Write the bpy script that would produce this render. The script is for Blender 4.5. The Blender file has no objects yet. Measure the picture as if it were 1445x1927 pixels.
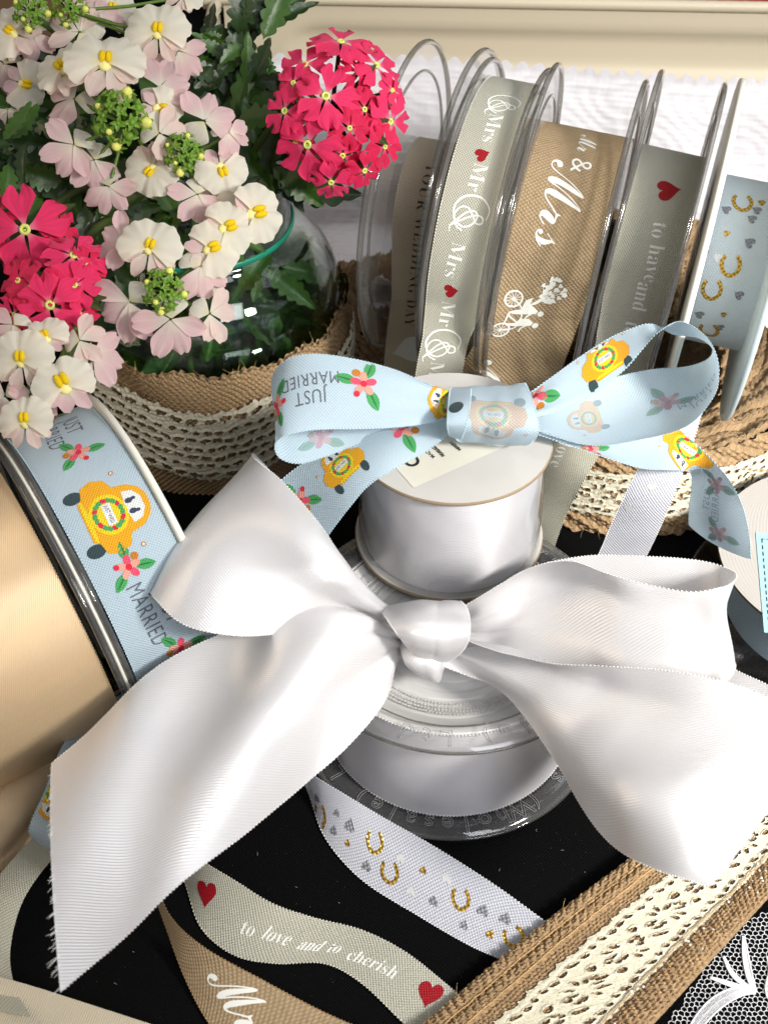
import bpy, bmesh, math, random
import numpy as np
from mathutils import Vector, Matrix
from mathutils.geometry import tessellate_polygon
random.seed(7); RNG = np.random.default_rng(7)
scene = bpy.context.scene
COL = scene.collection
PI = math.pi
# ------------------------------------------------------------------ camera
FPX = 2600.0; PITCH = math.radians(44)
CAM = np.array([-.022, -.296, .385])
FW = np.array([0, math.cos(PITCH), -math.sin(PITCH)])
UP = np.array([0, math.sin(PITCH), math.cos(PITCH)])
RT = np.array([1., 0, 0])
cd = bpy.data.cameras.new('camera'); cam = bpy.data.objects.new('camera', cd); COL.objects.link(cam)
cam.location = CAM; cam.rotation_euler = (PI/2-PITCH, 0, 0)
cd.sensor_fit = 'VERTICAL'; cd.sensor_height = 36; cd.lens = FPX/1927*36
cd.clip_start = .01; cd.clip_end = 50
cd.dof.use_dof = True; cd.dof.focus_distance = .455; cd.dof.aperture_fstop = 26
scene.camera = cam
# ------------------------------------------------------------------ world and lamps
w = bpy.data.worlds.new('World'); scene.world = w; w.use_nodes = True
w.node_tree.nodes['Background'].inputs[0].default_value = (.80, .80, .82, 1)
w.node_tree.nodes['Background'].inputs[1].default_value = .32
def lamp(name, loc, tgt, size, power, col, sy=None, spread=180):
    l = bpy.data.lights.new(name, 'AREA'); l.energy = power; l.size = size; l.color = col
    if sy: l.shape = 'RECTANGLE'; l.size_y = sy
    l.spread = math.radians(spread)
    o = bpy.data.objects.new(name, l); COL.objects.link(o); o.location = loc
    o.rotation_euler = (Vector(tgt)-Vector(loc)).to_track_quat('-Z', 'Y').to_euler()
    return o
lamp('key_lamp', (.50, -.42, .56), (.17, .04, .07), .12, 1.32, (1, .965, .90), None, 56)
lamp('top_fill', (.55, .35, .95), (.03, .05, .05), .6, 2.6, (.88, .93, 1))  # unseen cool fill from above, added to lift the shade; no window there
lamp('front_fill', (.38, -.70, .80), (.14, .08, .07), .4, 1.05, (.95, .96, 1), None, 80)  # unseen fill from the right front, added to brighten the spool row
lamp('warm_lamp', (-.85, .0, .55), (-.05, .02, .05), .35, 1.5, (1, .80, .56))
scene.view_settings.view_transform = 'Standard'; scene.view_settings.look = 'None'
scene.view_settings.exposure = 0; scene.view_settings.gamma = 1; scene.view_settings.use_curve_mapping = False
scene.render.engine = 'CYCLES'
cy = scene.cycles
cy.transparent_max_bounces = 32; cy.max_bounces = 8; cy.diffuse_bounces = 3; cy.glossy_bounces = 4; cy.transmission_bounces = 6
cy.caustics_reflective = False; cy.caustics_refractive = False; cy.use_denoising = True; cy.sample_clamp_indirect = 4

# ------------------------------------------------------------------ helpers: rays, meshes
def PD(x, y, d):
    return CAM + d*(FW + (963.5-y)/FPX*UP + (x-722.5)/FPX*RT)
def PT(x, y, z):
    v = FW + (963.5-y)/FPX*UP + (x-722.5)/FPX*RT
    return CAM + (z-CAM[2])/v[2]*v
def PJ(p):
    r = np.asarray(p)-CAM; d = r@FW
    return np.stack([722.5+FPX*(r@RT)/d, 963.5-FPX*(r@UP)/d], -1)
def sr(r, g, b):
    f = lambda c: ((c/255+.055)/1.055)**2.4 if c > 10 else c/255/12.92
    return (f(r), f(g), f(b))
def unit(v): v = np.asarray(v, float); return v/(np.linalg.norm(v)+1e-12)

class MB:
    def __init__(s): s.v = []; s.f = []; s.m = []; s.uv = []; s.n = 0; s.mats = []
    def mi(s, mat):
        if mat not in s.mats: s.mats.append(mat)
        return s.mats.index(mat)
    def add(s, V, F, mat, UV=None):
        V = np.asarray(V, float).reshape(-1, 3); o = s.n
        s.v.append(V); s.n += len(V)
        k = s.mi(mat)
        for f in F: s.f.append([i+o for i in f]); s.m.append(k)
        s.uv.append(np.zeros((len(V), 2)) if UV is None else np.asarray(UV, float).reshape(-1, 2))
    def grid(s, P, mat, U=None, V=None, mask=None, closed=False):
        P = np.asarray(P, float); a, b = P.shape[:2]
        uv = None
        if U is not None:
            U = np.asarray(U, float); V = np.asarray(V, float)
            if U.ndim == 1: U = np.repeat(U[:, None], b, 1)
            if V.ndim == 1: V = np.repeat(V[None, :], a, 0)
            uv = np.stack([U, V], -1)
        F = []
        for i in range(a-1):
            for j in range(b-1):
                if mask is None or mask[i, j]:
                    F.append((i*b+j, (i+1)*b+j, (i+1)*b+j+1, i*b+j+1))
            if closed: F.append((i*b+b-1, (i+1)*b+b-1, (i+1)*b, i*b))
        s.add(P.reshape(-1, 3), F, mat, uv)
    def tube(s, pts, r, mat, n=8, cap=True, uvs=1):
        pts = np.asarray(pts, float); m = len(pts)
        rr = np.full(m, r) if np.isscalar(r) else np.asarray(r, float)
        T = np.gradient(pts, axis=0); T /= np.linalg.norm(T, axis=1)[:, None]+1e-12
        a = np.array([0, 0, 1.]) if abs(T[0][2]) < .9 else np.array([1., 0, 0])
        N = unit(np.cross(T[0], a)); V = []; L = 0; uv = []
        for i in range(m):
            N = unit(N - T[i]*(N@T[i])); B = np.cross(T[i], N)
            if i: L += np.linalg.norm(pts[i]-pts[i-1])
            for k in range(n):
                t = 2*PI*k/n; V.append(pts[i]+rr[i]*(math.cos(t)*N+math.sin(t)*B)); uv.append((L, k/n*rr[i]*6.28))
        F = [(i*n+k, i*n+(k+1) % n, (i+1)*n+(k+1) % n, (i+1)*n+k) for i in range(m-1) for k in range(n)]
        if cap: F += [tuple(range(n))[::-1], tuple((m-1)*n+k for k in range(n))]
        s.add(V, F, mat, uv)
    def ring(s, c, ax, R, r, mat, n=96, k=8, flat=1.0):
        ax = unit(ax); a = unit(np.cross(ax, [0.3, .2, 1] if abs(ax[2]) < .9 else [1, 0, 0])); b = np.cross(ax, a)
        V = []; F = []
        for i in range(n):
            t = 2*PI*i/n; d = math.cos(t)*a+math.sin(t)*b
            for j in range(k):
                p = 2*PI*j/k; V.append(c+d*(R+r*flat*math.cos(p))+ax*r*math.sin(p))
        for i in range(n):
            for j in range(k):
                F.append((i*k+j, ((i+1) % n)*k+j, ((i+1) % n)*k+(j+1) % k, i*k+(j+1) % k))
        s.add(V, F, mat)
    def lathe(s, c, ax, prof, mat, n=96, a0=0, a1=2*PI, ref=None):
        ax = unit(ax); a = unit(np.cross(ax, [0.3, .2, 1] if abs(ax[2]) < .9 else [0, -1, 0])) if ref is None else unit(ref); b = np.cross(ax, a)
        t = np.linspace(a0, a1, n+1); prof = np.asarray(prof, float)
        P = c + prof[:, 0][:, None, None]*(np.cos(t)[None, :, None]*a+np.sin(t)[None, :, None]*b) + prof[:, 1][:, None, None]*ax
        L = np.concatenate([[0], np.cumsum(np.linalg.norm(np.diff(prof, axis=0), axis=1))])
        s.grid(P, mat, U=np.repeat((t*prof[:, 0].max())[None, :], len(prof), 0), V=np.repeat(L[:, None], n+1, 1))
    def ell(s, c, r, mat, M=None, n=10, k=7):
        V = []; M = np.eye(3) if M is None else M
        for i in range(k+1):
            t = PI*i/k
            for j in range(n):
                p = 2*PI*j/n; V.append(c+M@(np.array([math.sin(t)*math.cos(p), math.sin(t)*math.sin(p), math.cos(t)])*r))
        F = [(i*n+j, i*n+(j+1) % n, (i+1)*n+(j+1) % n, (i+1)*n+j) for i in range(k) for j in range(n)]
        s.add(V, F, mat)
    def box(s, lo, hi, mat, M=None, c=(0, 0, 0)):
        V = np.array([[x, y, z] for x in (lo[0], hi[0]) for y in (lo[1], hi[1]) for z in (lo[2], hi[2])], float)
        if M is not None: V = V@np.asarray(M).T
        s.add(V+np.asarray(c, float), [(0, 1, 3, 2), (4, 6, 7, 5), (0, 4, 5, 1), (2, 3, 7, 6), (0, 2, 6, 4), (1, 5, 7, 3)], mat)
    def build(s, name, parent=None, smooth=True, origin=None):
        V = np.concatenate(s.v) if s.v else np.zeros((0, 3)); UV = np.concatenate(s.uv)
        o0 = np.zeros(3) if origin is None else np.asarray(origin, float)
        me = bpy.data.meshes.new(name)
        me.from_pydata((V-o0).tolist(), [], s.f)
        for m in s.mats: me.materials.append(m)
        me.polygons.foreach_set('material_index', s.m)
        me.polygons.foreach_set('use_smooth', [smooth]*len(me.polygons))
        ul = me.uv_layers.new(name='UVMap')
        li = np.zeros(len(me.loops), np.int32); me.loops.foreach_get('vertex_index', li)
        ul.data.foreach_set('uv', UV[li].astype(np.float32).ravel())
        me.update()
        o = bpy.data.objects.new(name, me); COL.objects.link(o)
        if parent is not None:
            o.parent = parent; o.location = o0 - np.array(parent_world(parent))
        else: o.location = o0
        return o
def parent_world(o):
    p = Vector(o.location)
    while o.parent: o = o.parent; p = p + Vector(o.location)
    return p
def tag(o, label=None, cat=None, group=None, kind=None):
    if label: o['label'] = label
    if cat: o['category'] = cat
    if group: o['group'] = group
    if kind: o['kind'] = kind
    return o
def thing(name, loc, label, cat, group=None):
    o = bpy.data.objects.new(name, None); COL.objects.link(o); o.location = loc; o.empty_display_size = .01
    return tag(o, label, cat, group)

# ------------------------------------------------------------------ node expressions and materials
class X:
    def __init__(s, t, k): s.t = t; s.k = k
    def op(s, o, *a):
        n = s.t.nodes.new('ShaderNodeMath'); n.operation = o
        for i, v in enumerate((s,)+a):
            if isinstance(v, X): s.t.links.new(v.k, n.inputs[i])
            else: n.inputs[i].default_value = v
        return X(s.t, n.outputs[0])
    def __add__(s, o): return s.op('ADD', o)
    def __sub__(s, o): return s.op('SUBTRACT', o)
    def __mul__(s, o): return s.op('MULTIPLY', o)
    def sin(s): return s.op('SINE')
    def abs(s): return s.op('ABSOLUTE')
def uvx(t):
    n = t.nodes.new('ShaderNodeUVMap'); n.uv_map = 'UVMap'
    q = t.nodes.new('ShaderNodeSeparateXYZ'); t.links.new(n.outputs[0], q.inputs[0])
    return X(t, q.outputs[0]), X(t, q.outputs[1])
def noise(t, scale, detail=3, rough=.5, coord='Object'):
    c = t.nodes.new('ShaderNodeTexCoord'); n = t.nodes.new('ShaderNodeTexNoise')
    t.links.new(c.outputs[coord], n.inputs[0]); n.inputs['Scale'].default_value = scale
    n.inputs['Detail'].default_value = detail; n.inputs['Roughness'].default_value = rough
    return X(t, n.outputs[0])
def newmat(name):
    m = bpy.data.materials.new(name); m.use_nodes = True
    return m, m.node_tree, m.node_tree.nodes['Principled BSDF']
def colmod(t, b, col, fac, amount):
    """base colour times (1-amount .. 1+amount) following fac (0..1)"""
    n = t.nodes.new('ShaderNodeMix'); n.data_type = 'RGBA'
    t.links.new(fac.k, n.inputs[0])
    n.inputs[6].default_value = (*[min(1, c*(1-amount)) for c in col], 1)
    n.inputs[7].default_value = (*[min(1, c*(1+amount)) for c in col], 1)
    t.links.new(n.outputs[2], b.inputs['Base Color']); return n
def bump(t, b, h, dist, strength=1):
    n = t.nodes.new('ShaderNodeBump'); n.inputs['Strength'].default_value = strength; n.inputs['Distance'].default_value = dist
    t.links.new(h.k, n.inputs['Height']); t.links.new(n.outputs[0], b.inputs['Normal']); return n
def plain(name, col, rough=.6, spec=.3, nz=None, amount=.15, bmp=0, metal=0, **kw):
    m, t, b = newmat(name)
    b.inputs['Base Color'].default_value = (*col, 1); b.inputs['Roughness'].default_value = rough
    b.inputs['Specular IOR Level'].default_value = spec; b.inputs['Metallic'].default_value = metal
    for k, v in kw.items(): b.inputs[k.replace('_', ' ')].default_value = v
    if nz:
        f = noise(t, nz, 4, .6); colmod(t, b, col, f, amount)
        if bmp: bump(t, b, f, bmp)
    return m
def translu(m, t, b, col, fac):
    tr = t.nodes.new('ShaderNodeBsdfTranslucent'); tr.inputs[0].default_value = (*col, 1)
    mx = t.nodes.new('ShaderNodeMixShader'); mx.inputs[0].default_value = fac
    out = [n for n in t.nodes if n.type == 'OUTPUT_MATERIAL'][0]
    t.links.new(b.outputs[0], mx.inputs[1]); t.links.new(tr.outputs[0], mx.inputs[2]); t.links.new(mx.outputs[0], out.inputs[0])
def weave(name, col, pu, pv, d, amount=.1, rough=.6, spec=.3, sheen=0, kind='plain', tl=.12, aniso=0, stain=0, **kw):
    m, t, b = newmat(name)
    b.inputs['Roughness'].default_value = rough; b.inputs['Specular IOR Level'].default_value = spec
    b.inputs['Sheen Weight'].default_value = sheen; b.inputs['Anisotropic'].default_value = aniso
    for k, v in kw.items(): b.inputs[k.replace('_', ' ')].default_value = v
    u, v = uvx(t)
    if kind == 'plain': h = (u*(PI/pu)).sin()*(v*(PI/pv)).sin()
    elif kind == 'rib': h = (u*(2*PI/pu)).sin()*.7+(v*(2*PI/pv)).sin()*.3
    elif kind == 'twill': h = (u*(2*PI/pu)+v*(2*PI/pv)).sin()*.8 + (u*(2*PI/pu*.5)-v*(2*PI/pv)*1.7).sin()*.3
    elif kind == 'hessian':
        a = (u*(PI/pu)).sin(); c = (v*(PI/pv)).sin()
        s = a*c; h = a.abs().op('MAXIMUM', c.abs())*.5 + s*.6
    wob = noise(t, 420, 4, .65)
    if kind in ('hessian', 'plain'): h = h + (wob-.5)*(1.6 if kind == 'hessian' else .35)
    f = h*.5+.5; f = f.op('MAXIMUM', 0.0).op('MINIMUM', 1.0)
    if stain:
        st = noise(t, 60, 5, .6); f = f*(1-stain) + st*stain
    colmod(t, b, col, f, amount); bump(t, b, h, d)
    if aniso:
        b.inputs['Anisotropic Rotation'].default_value = .25
        tg = t.nodes.new('ShaderNodeTangent'); tg.direction_type = 'UV_MAP'; tg.uv_map = 'UVMap'
        t.links.new(tg.outputs[0], b.inputs['Tangent'])
    if tl: translu(m, t, b, col, tl)
    return m
def clear(name, tint=(.93, .93, .92), rough=.04, gl=1.0, haze=0):
    m, t, b = newmat(name); t.nodes.remove(b)
    tr = t.nodes.new('ShaderNodeBsdfTransparent'); tr.inputs[0].default_value = (*tint, 1)
    g = t.nodes.new('ShaderNodeBsdfGlossy'); g.inputs['Roughness'].default_value = rough; g.inputs[0].default_value = (gl, gl, gl, 1)
    lw = t.nodes.new('ShaderNodeLayerWeight'); lw.inputs[0].default_value = .5
    f = X(t, lw.outputs['Facing']).op('POWER', 3.5)*.85+.045; fr = type('o', (), {'outputs': [f.k]})
    mx = t.nodes.new('ShaderNodeMixShader'); out = [n for n in t.nodes if n.type == 'OUTPUT_MATERIAL'][0]
    t.links.new(fr.outputs[0], mx.inputs[0]); t.links.new(tr.outputs[0], mx.inputs[1]); t.links.new(g.outputs[0], mx.inputs[2]); t.links.new(mx.outputs[0], out.inputs[0])
    if haze:
        df = t.nodes.new('ShaderNodeBsdfDiffuse'); df.inputs[0].default_value = (.75, .75, .76, 1); m3 = t.nodes.new('ShaderNodeMixShader'); m3.inputs[0].default_value = haze
        t.links.new(mx.outputs[0], m3.inputs[1]); t.links.new(df.outputs[0], m3.inputs[2]); t.links.new(m3.outputs[0], out.inputs[0])
    return m

M = {}
M['satin'] = weave('white_satin', sr(240, 238, 239), .0014, .00062, .000035, .05, .33, .9, .0, 'twill', .10, .85, Metallic=.33)
M['satin_spool'] = weave('white_satin_wound', sr(242, 240, 244), .05, .0007, .00004, .04, .36, .95, 0, 'twill', 0, .9, Metallic=.3)
M['champagne'] = weave('champagne_satin', sr(238, 206, 164), .0014, .00064, .00006, .08, .38, .7, .0, 'twill', 0, .8, Metallic=.35)
M['blue'] = weave('pale_blue_taffeta', sr(208, 229, 242), .00052, .00052, .00012, .09, .5, .4, .1, 'plain', .30)
M['blue_lit'] = weave('pale_blue_lit', sr(226, 238, 246), .00055, .00055, .00008, .07, .45, .4, .1, 'plain', .2)  # pale blue lightened in its colour to offset the shade on the horseshoe spool
M['blue_edge'] = plain('blue_selvedge', sr(196, 224, 236), .6)
M['grey'] = weave('grey_taffeta', sr(196, 194, 177), .00055, .0005, .00014, .16, .45, .5, .1, 'plain', .12)
M['grey_edge'] = plain('grey_selvedge', sr(216, 214, 200), .5)
M['cream'] = weave('cream_grosgrain', sr(212, 200, 174), .0007, .02, .00012, .10, .55, .4, .1, 'rib', .1)
M['hessian'] = weave('brown_hessian_ribbon', sr(160, 138, 108), .00072, .0009, .00024, .34, .8, .2, 0, 'hessian', .05)
M['hessian_edge'] = plain('brown_selvedge', sr(158, 130, 95), .85)
M['white_taf'] = weave('white_taffeta', sr(226, 228, 238), .0006, .00055, .00012, .09, .5, .4, .1, 'plain', .3)
M['white_edge'] = plain('white_selvedge', sr(238, 238, 240), .5, .4)
M['satin_edge'] = plain('satin_selvedge', sr(240, 238, 236), .4, .5)
M['champ_edge'] = plain('champagne_selvedge', sr(232, 200, 150), .4, .5)
M['jute'] = weave('natural_jute', sr(156, 130, 98), .0013, .0013, .00045, .38, .9, .15, 0, 'hessian', 0, stain=.3)
M['jute_fibre'] = plain('jute_fibre', sr(196, 160, 112), .85, .2, 300, .3)
M['lace'] = plain('cream_cotton_lace', sr(216, 210, 188), .85, .15, 900, .12, .0002)
M['lace_white'] = plain('white_cotton_lace', sr(216, 214, 219), .85, .15, 500, .05, .00015)
M['net'] = plain('white_net_thread', sr(232, 232, 236), .7, .2)
M['black'] = weave('black_cotton', (.0028, .0028, .003), .0006, .0006, .00012, .5, .95, .08, 0, 'plain', 0)
M['clear'] = clear('clear_plastic')
M['clear_in'] = clear('clear_plastic_web', (.97, .97, .965), .08, .9, .075)
M['smoke'] = clear('smoky_plastic', (.55, .53, .50), .12)
M['rim'] = clear('clear_plastic_rim', (.64, .63, .60), .05, 1.0, .05)
M['emboss'] = plain('embossed_plastic', (.62, .62, .62), .2, .6, Transmission_Weight=.5)
M['film'] = clear('cellophane', (.985, .985, .985), .14, .6)
M['whiteplastic'] = plain('white_plastic', sr(232, 230, 218), .35, .5)
M['blueplastic'] = plain('pale_blue_plastic', sr(188, 200, 204), .4, .4)
M['card'] = plain('grey_white_card', sr(194, 191, 186), .75, .25, 90, .05)
M['cardedge'] = plain('brown_card_edge', sr(150, 132, 108), .85)
M['label'] = plain('cream_paper_label', sr(214, 210, 196), .6, .3, 120, .05)
M['ink'] = plain('black_ink', (.02, .02, .022), .6)
M['greyink'] = plain('grey_ink', sr(92, 94, 104), .7)
M['redink'] = weave('red_print', sr(158, 14, 28), .00055, .0005, .00012, .25, .6, .3, 0, 'plain', 0)
M['whiteink'] = plain('white_print', sr(240, 240, 232), .55)
M['browntext'] = plain('dark_text_print', sr(70, 62, 56), .7)
M['gold'] = weave('gold_foil', sr(196, 156, 66), .0009, .0009, .00014, .55, .32, .5, 0, 'plain', 0, Metallic=.7)
M['silver'] = weave('grey_foil', sr(140, 142, 148), .0008, .0008, .00012, .4, .45, .5, 0, 'plain', 0, Metallic=.3)
M['silverlight'] = plain('silver_foil', sr(226, 226, 226), .35, .5, 2500, .3, 0, .3)
def inks(name, rgb, back=(186, 206, 220), f=.36):
    M[name] = weave(name, sr(*rgb), .00052, .00052, .00012, .30, .55, .35, .1, 'plain', 0, stain=.45)
    M[name+'_back'] = weave(name+'_show_through', tuple(a*f+b*(1-f) for a, b in zip(sr(*rgb), sr(*back))), .00052, .00052, .00012, .12, .55, .35, .1, 'plain', .2)
inks('orange_print', (238, 164, 16)); inks('yellow_print', (240, 206, 20)); inks('pink_print', (234, 78, 104))
inks('crimson_print', (214, 34, 66)); inks('salmon_print', (244, 158, 140)); inks('green_print', (70, 160, 88))
inks('darkgreen_print', (28, 112, 64)); inks('tyre_print', (44, 66, 70)); inks('amber_print', (196, 122, 24))
inks('window_print', (226, 232, 226)); inks('grey_text', (98, 102, 112)); inks('plate_print', (240, 240, 240))
inks('navy_print', (52, 62, 84))

# ------------------------------------------------------------------ flat print shapes (2D, metres)
_tc = {}
def text2d(s, size, offset=0.0, squeeze=1.0, outline=False, spacing=1.0):
    key = (s, size, offset, squeeze, outline, spacing)
    if key in _tc: return _tc[key]
    c = bpy.data.curves.new('t', 'FONT'); c.body = s; c.size = 1; c.align_x = 'CENTER'; c.align_y = 'CENTER'
    c.offset = offset; c.resolution_u = 3; c.space_character = spacing
    if outline: c.fill_mode = 'NONE'; c.bevel_depth = .015; c.bevel_resolution = 0
    o = bpy.data.objects.new('t', c); COL.objects.link(o)
    dg = bpy.context.evaluated_depsgraph_get(); me = o.evaluated_get(dg).to_mesh()
    V = np.array([v.co[:] for v in me.vertices]).reshape(-1, 3)*size; F = [tuple(p.vertices) for p in me.polygons]
    V[:, 0] *= squeeze
    o.evaluated_get(dg).to_mesh_clear(); bpy.data.objects.remove(o); bpy.data.curves.remove(c)
    _tc[key] = (V, F); return _tc[key]
def poly2d(pts):
    pts = [Vector((p[0], p[1], 0)) for p in pts]
    return np.array([p[:] for p in pts]), [tuple(t) for t in tessellate_polygon([pts])]
def circ(x, y, rx, ry=None, n=16, rot=0):
    ry = ry or rx
    P = [(rx*math.cos(2*PI*i/n), ry*math.sin(2*PI*i/n)) for i in range(n)]
    c, s = math.cos(rot), math.sin(rot)
    return poly2d([(x+a*c-b*s, y+a*s+b*c) for a, b in P])
def heart2d(h):
    P = []
    for i in range(32):
        t = 2*PI*i/32; P.append((16*math.sin(t)**3/34*h, (13*math.cos(t)-5*math.cos(2*t)-2*math.cos(3*t)-math.cos(4*t)+2.5)/30*h))
    return poly2d(P)
def shoe2d(h):  # horseshoe, open side up
    o = []; i_ = []
    for k in range(25):
        a = math.radians(-232+284*k/24)
        o.append((.42*h*math.cos(a), .5*h*math.sin(a))); i_.append((.27*h*math.cos(a), .34*h*math.sin(a)))
    V = np.array([(x, y, 0) for x, y in o+i_]); F = [(k, k+1, 25+k+1, 25+k) for k in range(24)]
    return V, F
def stroke2d(pts, wd, n=None):
    pts = np.asarray(pts, float)
    # catmull-rom smoothing
    out = []
    for i in range(len(pts)-1):
        p0 = pts[max(i-1, 0)]; p1 = pts[i]; p2 = pts[i+1]; p3 = pts[min(i+2, len(pts)-1)]
        for k in range(6):
            t = k/6; out.append(.5*((2*p1)+(-p0+p2)*t+(2*p0-5*p1+4*p2-p3)*t*t+(-p0+3*p1-3*p2+p3)*t**3))
    out.append(pts[-1]); q = np.array(out); T = np.gradient(q, axis=0); T /= np.linalg.norm(T, axis=1)[:, None]+1e-12
    N = np.stack([-T[:, 1], T[:, 0]], 1); ww = np.asarray(wd if not np.isscalar(wd) else [wd]*len(pts), float)
    ww = np.interp(np.linspace(0, 1, len(q)), np.linspace(0, 1, len(ww)), ww)[:, None]/2
    V = np.concatenate([q+N*ww, q-N*ww]); m = len(q)
    return np.c_[V, np.zeros(len(V))], [(k, k+1, m+k+1, m+k) for k in range(m-1)]
def move(g, x, y, rot=0, s=1):
    V, F = g; c, sn = math.cos(rot), math.sin(rot); W = V.copy()
    W[:, 0] = (V[:, 0]*c-V[:, 1]*sn)*s+x; W[:, 1] = (V[:, 0]*sn+V[:, 1]*c)*s+y; return W, F
def leaf2d(L, wd):
    P = [(0, 0)]+[(L*t, wd/2*math.sin(PI*t)**.8) for t in (.15, .3, .45, .6, .75, .9)]+[(L, 0)]+[(L*t, -wd/2*math.sin(PI*t)**.8) for t in (.9, .75, .6, .45, .3, .15)]
    return poly2d(P)
def flower_print(s):
    L = []
    for a, ln in ((2.5, 1.1), (4.2, 1.1), (.3, 1.15)):
        L.append((*[move(leaf2d(ln*s, .55*s), .3*s*math.cos(a), .3*s*math.sin(a), a)][0:1], 'green_print', 0))
        L.append((move(leaf2d(ln*.85*s, .09*s), .35*s*math.cos(a), .35*s*math.sin(a), a), 'darkgreen_print', 1))
    for k in range(5):
        a = 2*PI*k/5+.4; L.append((circ(.38*s*math.cos(a), .38*s*math.sin(a), .28*s, .19*s, 12, a), 'pink_print' if k % 2 else 'salmon_print', 2))
    L.append((circ(0, 0, .17*s), 'crimson_print', 3)); L.append((circ(-.62*s, -.18*s, .2*s), 'amber_print', 3)); L.append((circ(.45*s, -.45*s, .15*s), 'crimson_print', 3))
    return L
def car_print(s):
    L = [(circ(-.72*s, -.74*s, .17*s, .24*s, 12), 'tyre_print', 0), (circ(.72*s, -.74*s, .17*s, .24*s, 12), 'tyre_print', 0)]
    body = [(-.88, -.50), (-.98, -.22), (-.88, .08), (-.62, .20), (-.55, .55), (-.38, .78), (-.15, .88), (.15, .88), (.38, .78), (.55, .55), (.62, .20), (.88, .08), (.98, -.22), (.88, -.50), (.6, -.58), (.5, -.72), (-.5, -.72), (-.6, -.58)]
    L.append((poly2d([(x*s, y*s) for x, y in body]), 'orange_print', 1))
    L.append((poly2d([(x*s, y*s) for x, y in [(-.42, .36), (-.36, .6), (-.15, .74), (.15, .74), (.36, .6), (.42, .36), (0, .3)]]), 'window_print', 2))
    for sx in (-1, 1):
        L.append((circ(sx*.14*s, .44*s, .07*s, .1*s, 10), 'navy_print', 3)); L.append((circ(sx*.16*s, .56*s, .045*s, .06*s, 8), 'navy_print', 3))
        L.append((circ(sx*.98*s, .34*s, .06*s), 'amber_print', 1)); L.append((circ(sx*.98*s, .34*s, .035*s), 'window_print', 2))
    L.append((circ(0, -.12*s, .52*s, .46*s, 20), 'yellow_print', 2)); L.append((circ(0, -.62*s, .56*s, .06*s, 16), 'yellow_print', 2))
    for k in range(18):
        a = 2*PI*k/18; L.append((circ(.36*s*math.cos(a), -.12*s+.33*s*math.sin(a), .085*s, .06*s, 8, a+1.2), 'green_print' if k % 3 else 'crimson_print', 3+(k % 2)))
    L.append((poly2d([(x*s, y*s) for x, y in [(-.27, -.22), (.27, -.22), (.27, -.0), (-.27, -.0)]]), 'plate_print', 5))
    L.append((move(text2d('JUST WED', .135*s, .008, .75), 0, -.11*s), 'navy_print', 6))
    return L
def jm_print(s):
    L = [(move(text2d('JUST', 1.0*s, -.004, .72, False, 1.1), 0, .46*s), 'grey_text', 0), (move(text2d('MARRIED', .98*s, -.004, .66, False, 1.1), 0, -.46*s), 'grey_text', 0)]
    for sx in (-1, 1):
        for g, mt, l in flower_print(.78*s): L.append((move(g, sx*2.12*s, .25*s*sx, sx*1.2), mt, l+1))
    return L
AMP = [(.15, .95), (-.35, 1.0), (-.75, .55), (-.8, 0), (-.6, -.5), (-.15, -.75), (.35, -.6), (.62, -.15), (.45, .3), (.05, .5), (-.15, .25), (.0, -.1), (.35, -.45), (.7, -.75), (.95, -.72)]
AMP2 = [(.95, -.1), (.72, -.5), (.25, -.7), (-.2, -.5), (-.28, -.1), (.05, .25), (.42, .55), (.35, .85), (.08, .8), (.02, .45), (.3, -.1), (.85, -.85)]
def amp_print(s, wd=.09):
    return [(stroke2d(np.array(AMP)*s*[1, .9], [wd*s*.5, wd*s, wd*s*1.2, wd*s, wd*s*.8, wd*s, wd*s*.6], 0), 'whiteink', 0), (stroke2d(np.array(AMP2)*s*.85, wd*s*.9), 'whiteink', 1)]
def tandem_print(s):
    L = []
    for x in (-.9, .9):
        ring = [(x+.42*math.cos(2*PI*k/16), -.55+.42*math.sin(2*PI*k/16)) for k in range(17)]
        L.append((stroke2d(np.array(ring)*s, .09*s), 'whiteink', 0))
        for k in range(6):
            a = PI*k/6; L.append((stroke2d(np.array([(x-.4*math.cos(a), -.55-.4*math.sin(a)), (x+.4*math.cos(a), -.55+.4*math.sin(a))])*s, .03*s), 'whiteink', 1))
    for p in [[(-.9, -.55), (-.4, .05), (.6, .1), (.9, -.55)], [(-.4, .05), (-.1, -.55), (.35, .05), (.5, -.55)], [(-.1, -.55), (.5, -.55)]]:
        L.append((stroke2d(np.array(p)*s, .08*s), 'whiteink', 2))
    for x in (-.45, .25):   # riders
        L.append((poly2d([((x+a)*s, b*s) for a, b in [(-.18, .1), (-.22, .55), (-.02, .85), (.16, .8), (.22, .45), (.3, .05), (.32, -.4), (.2, -.42), (.1, .0)]]), 'whiteink', 3))
        L.append((circ((x+.12)*s, 1.02*s, .16*s), 'whiteink', 3)); L.append((stroke2d(np.array([(x+.08, .7), (x+.35, .4), (x+.6, .35)])*s, .09*s), 'whiteink', 4))
    L.append((poly2d([(a*s, b*s) for a, b in [(-1.15, .35), (-.95, .05), (-.5, .0), (-.3, .5), (-.6, .62), (-.8, .35)]]), 'whiteink', 4))
    rr = random.Random(3)
    for k in range(30):
        a = rr.uniform(0, 6.28); r = .75*math.sqrt(rr.random()); x, y = -1.75+r*math.cos(a), 1.15+r*.8*math.sin(a)
        L.append((move(heart2d(.27*s), x*s, y*s, rr.uniform(.3, 1.1)), 'whiteink', 5))
        if k % 2 == 0: L.append((stroke2d(np.array([(x, y), (-1.1+.1*math.sin(k), .75), (-.7, .3)])*s, .028*s), 'whiteink', 4))
    return L
def single(g, mt): return [(g, mt, 0)]

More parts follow.
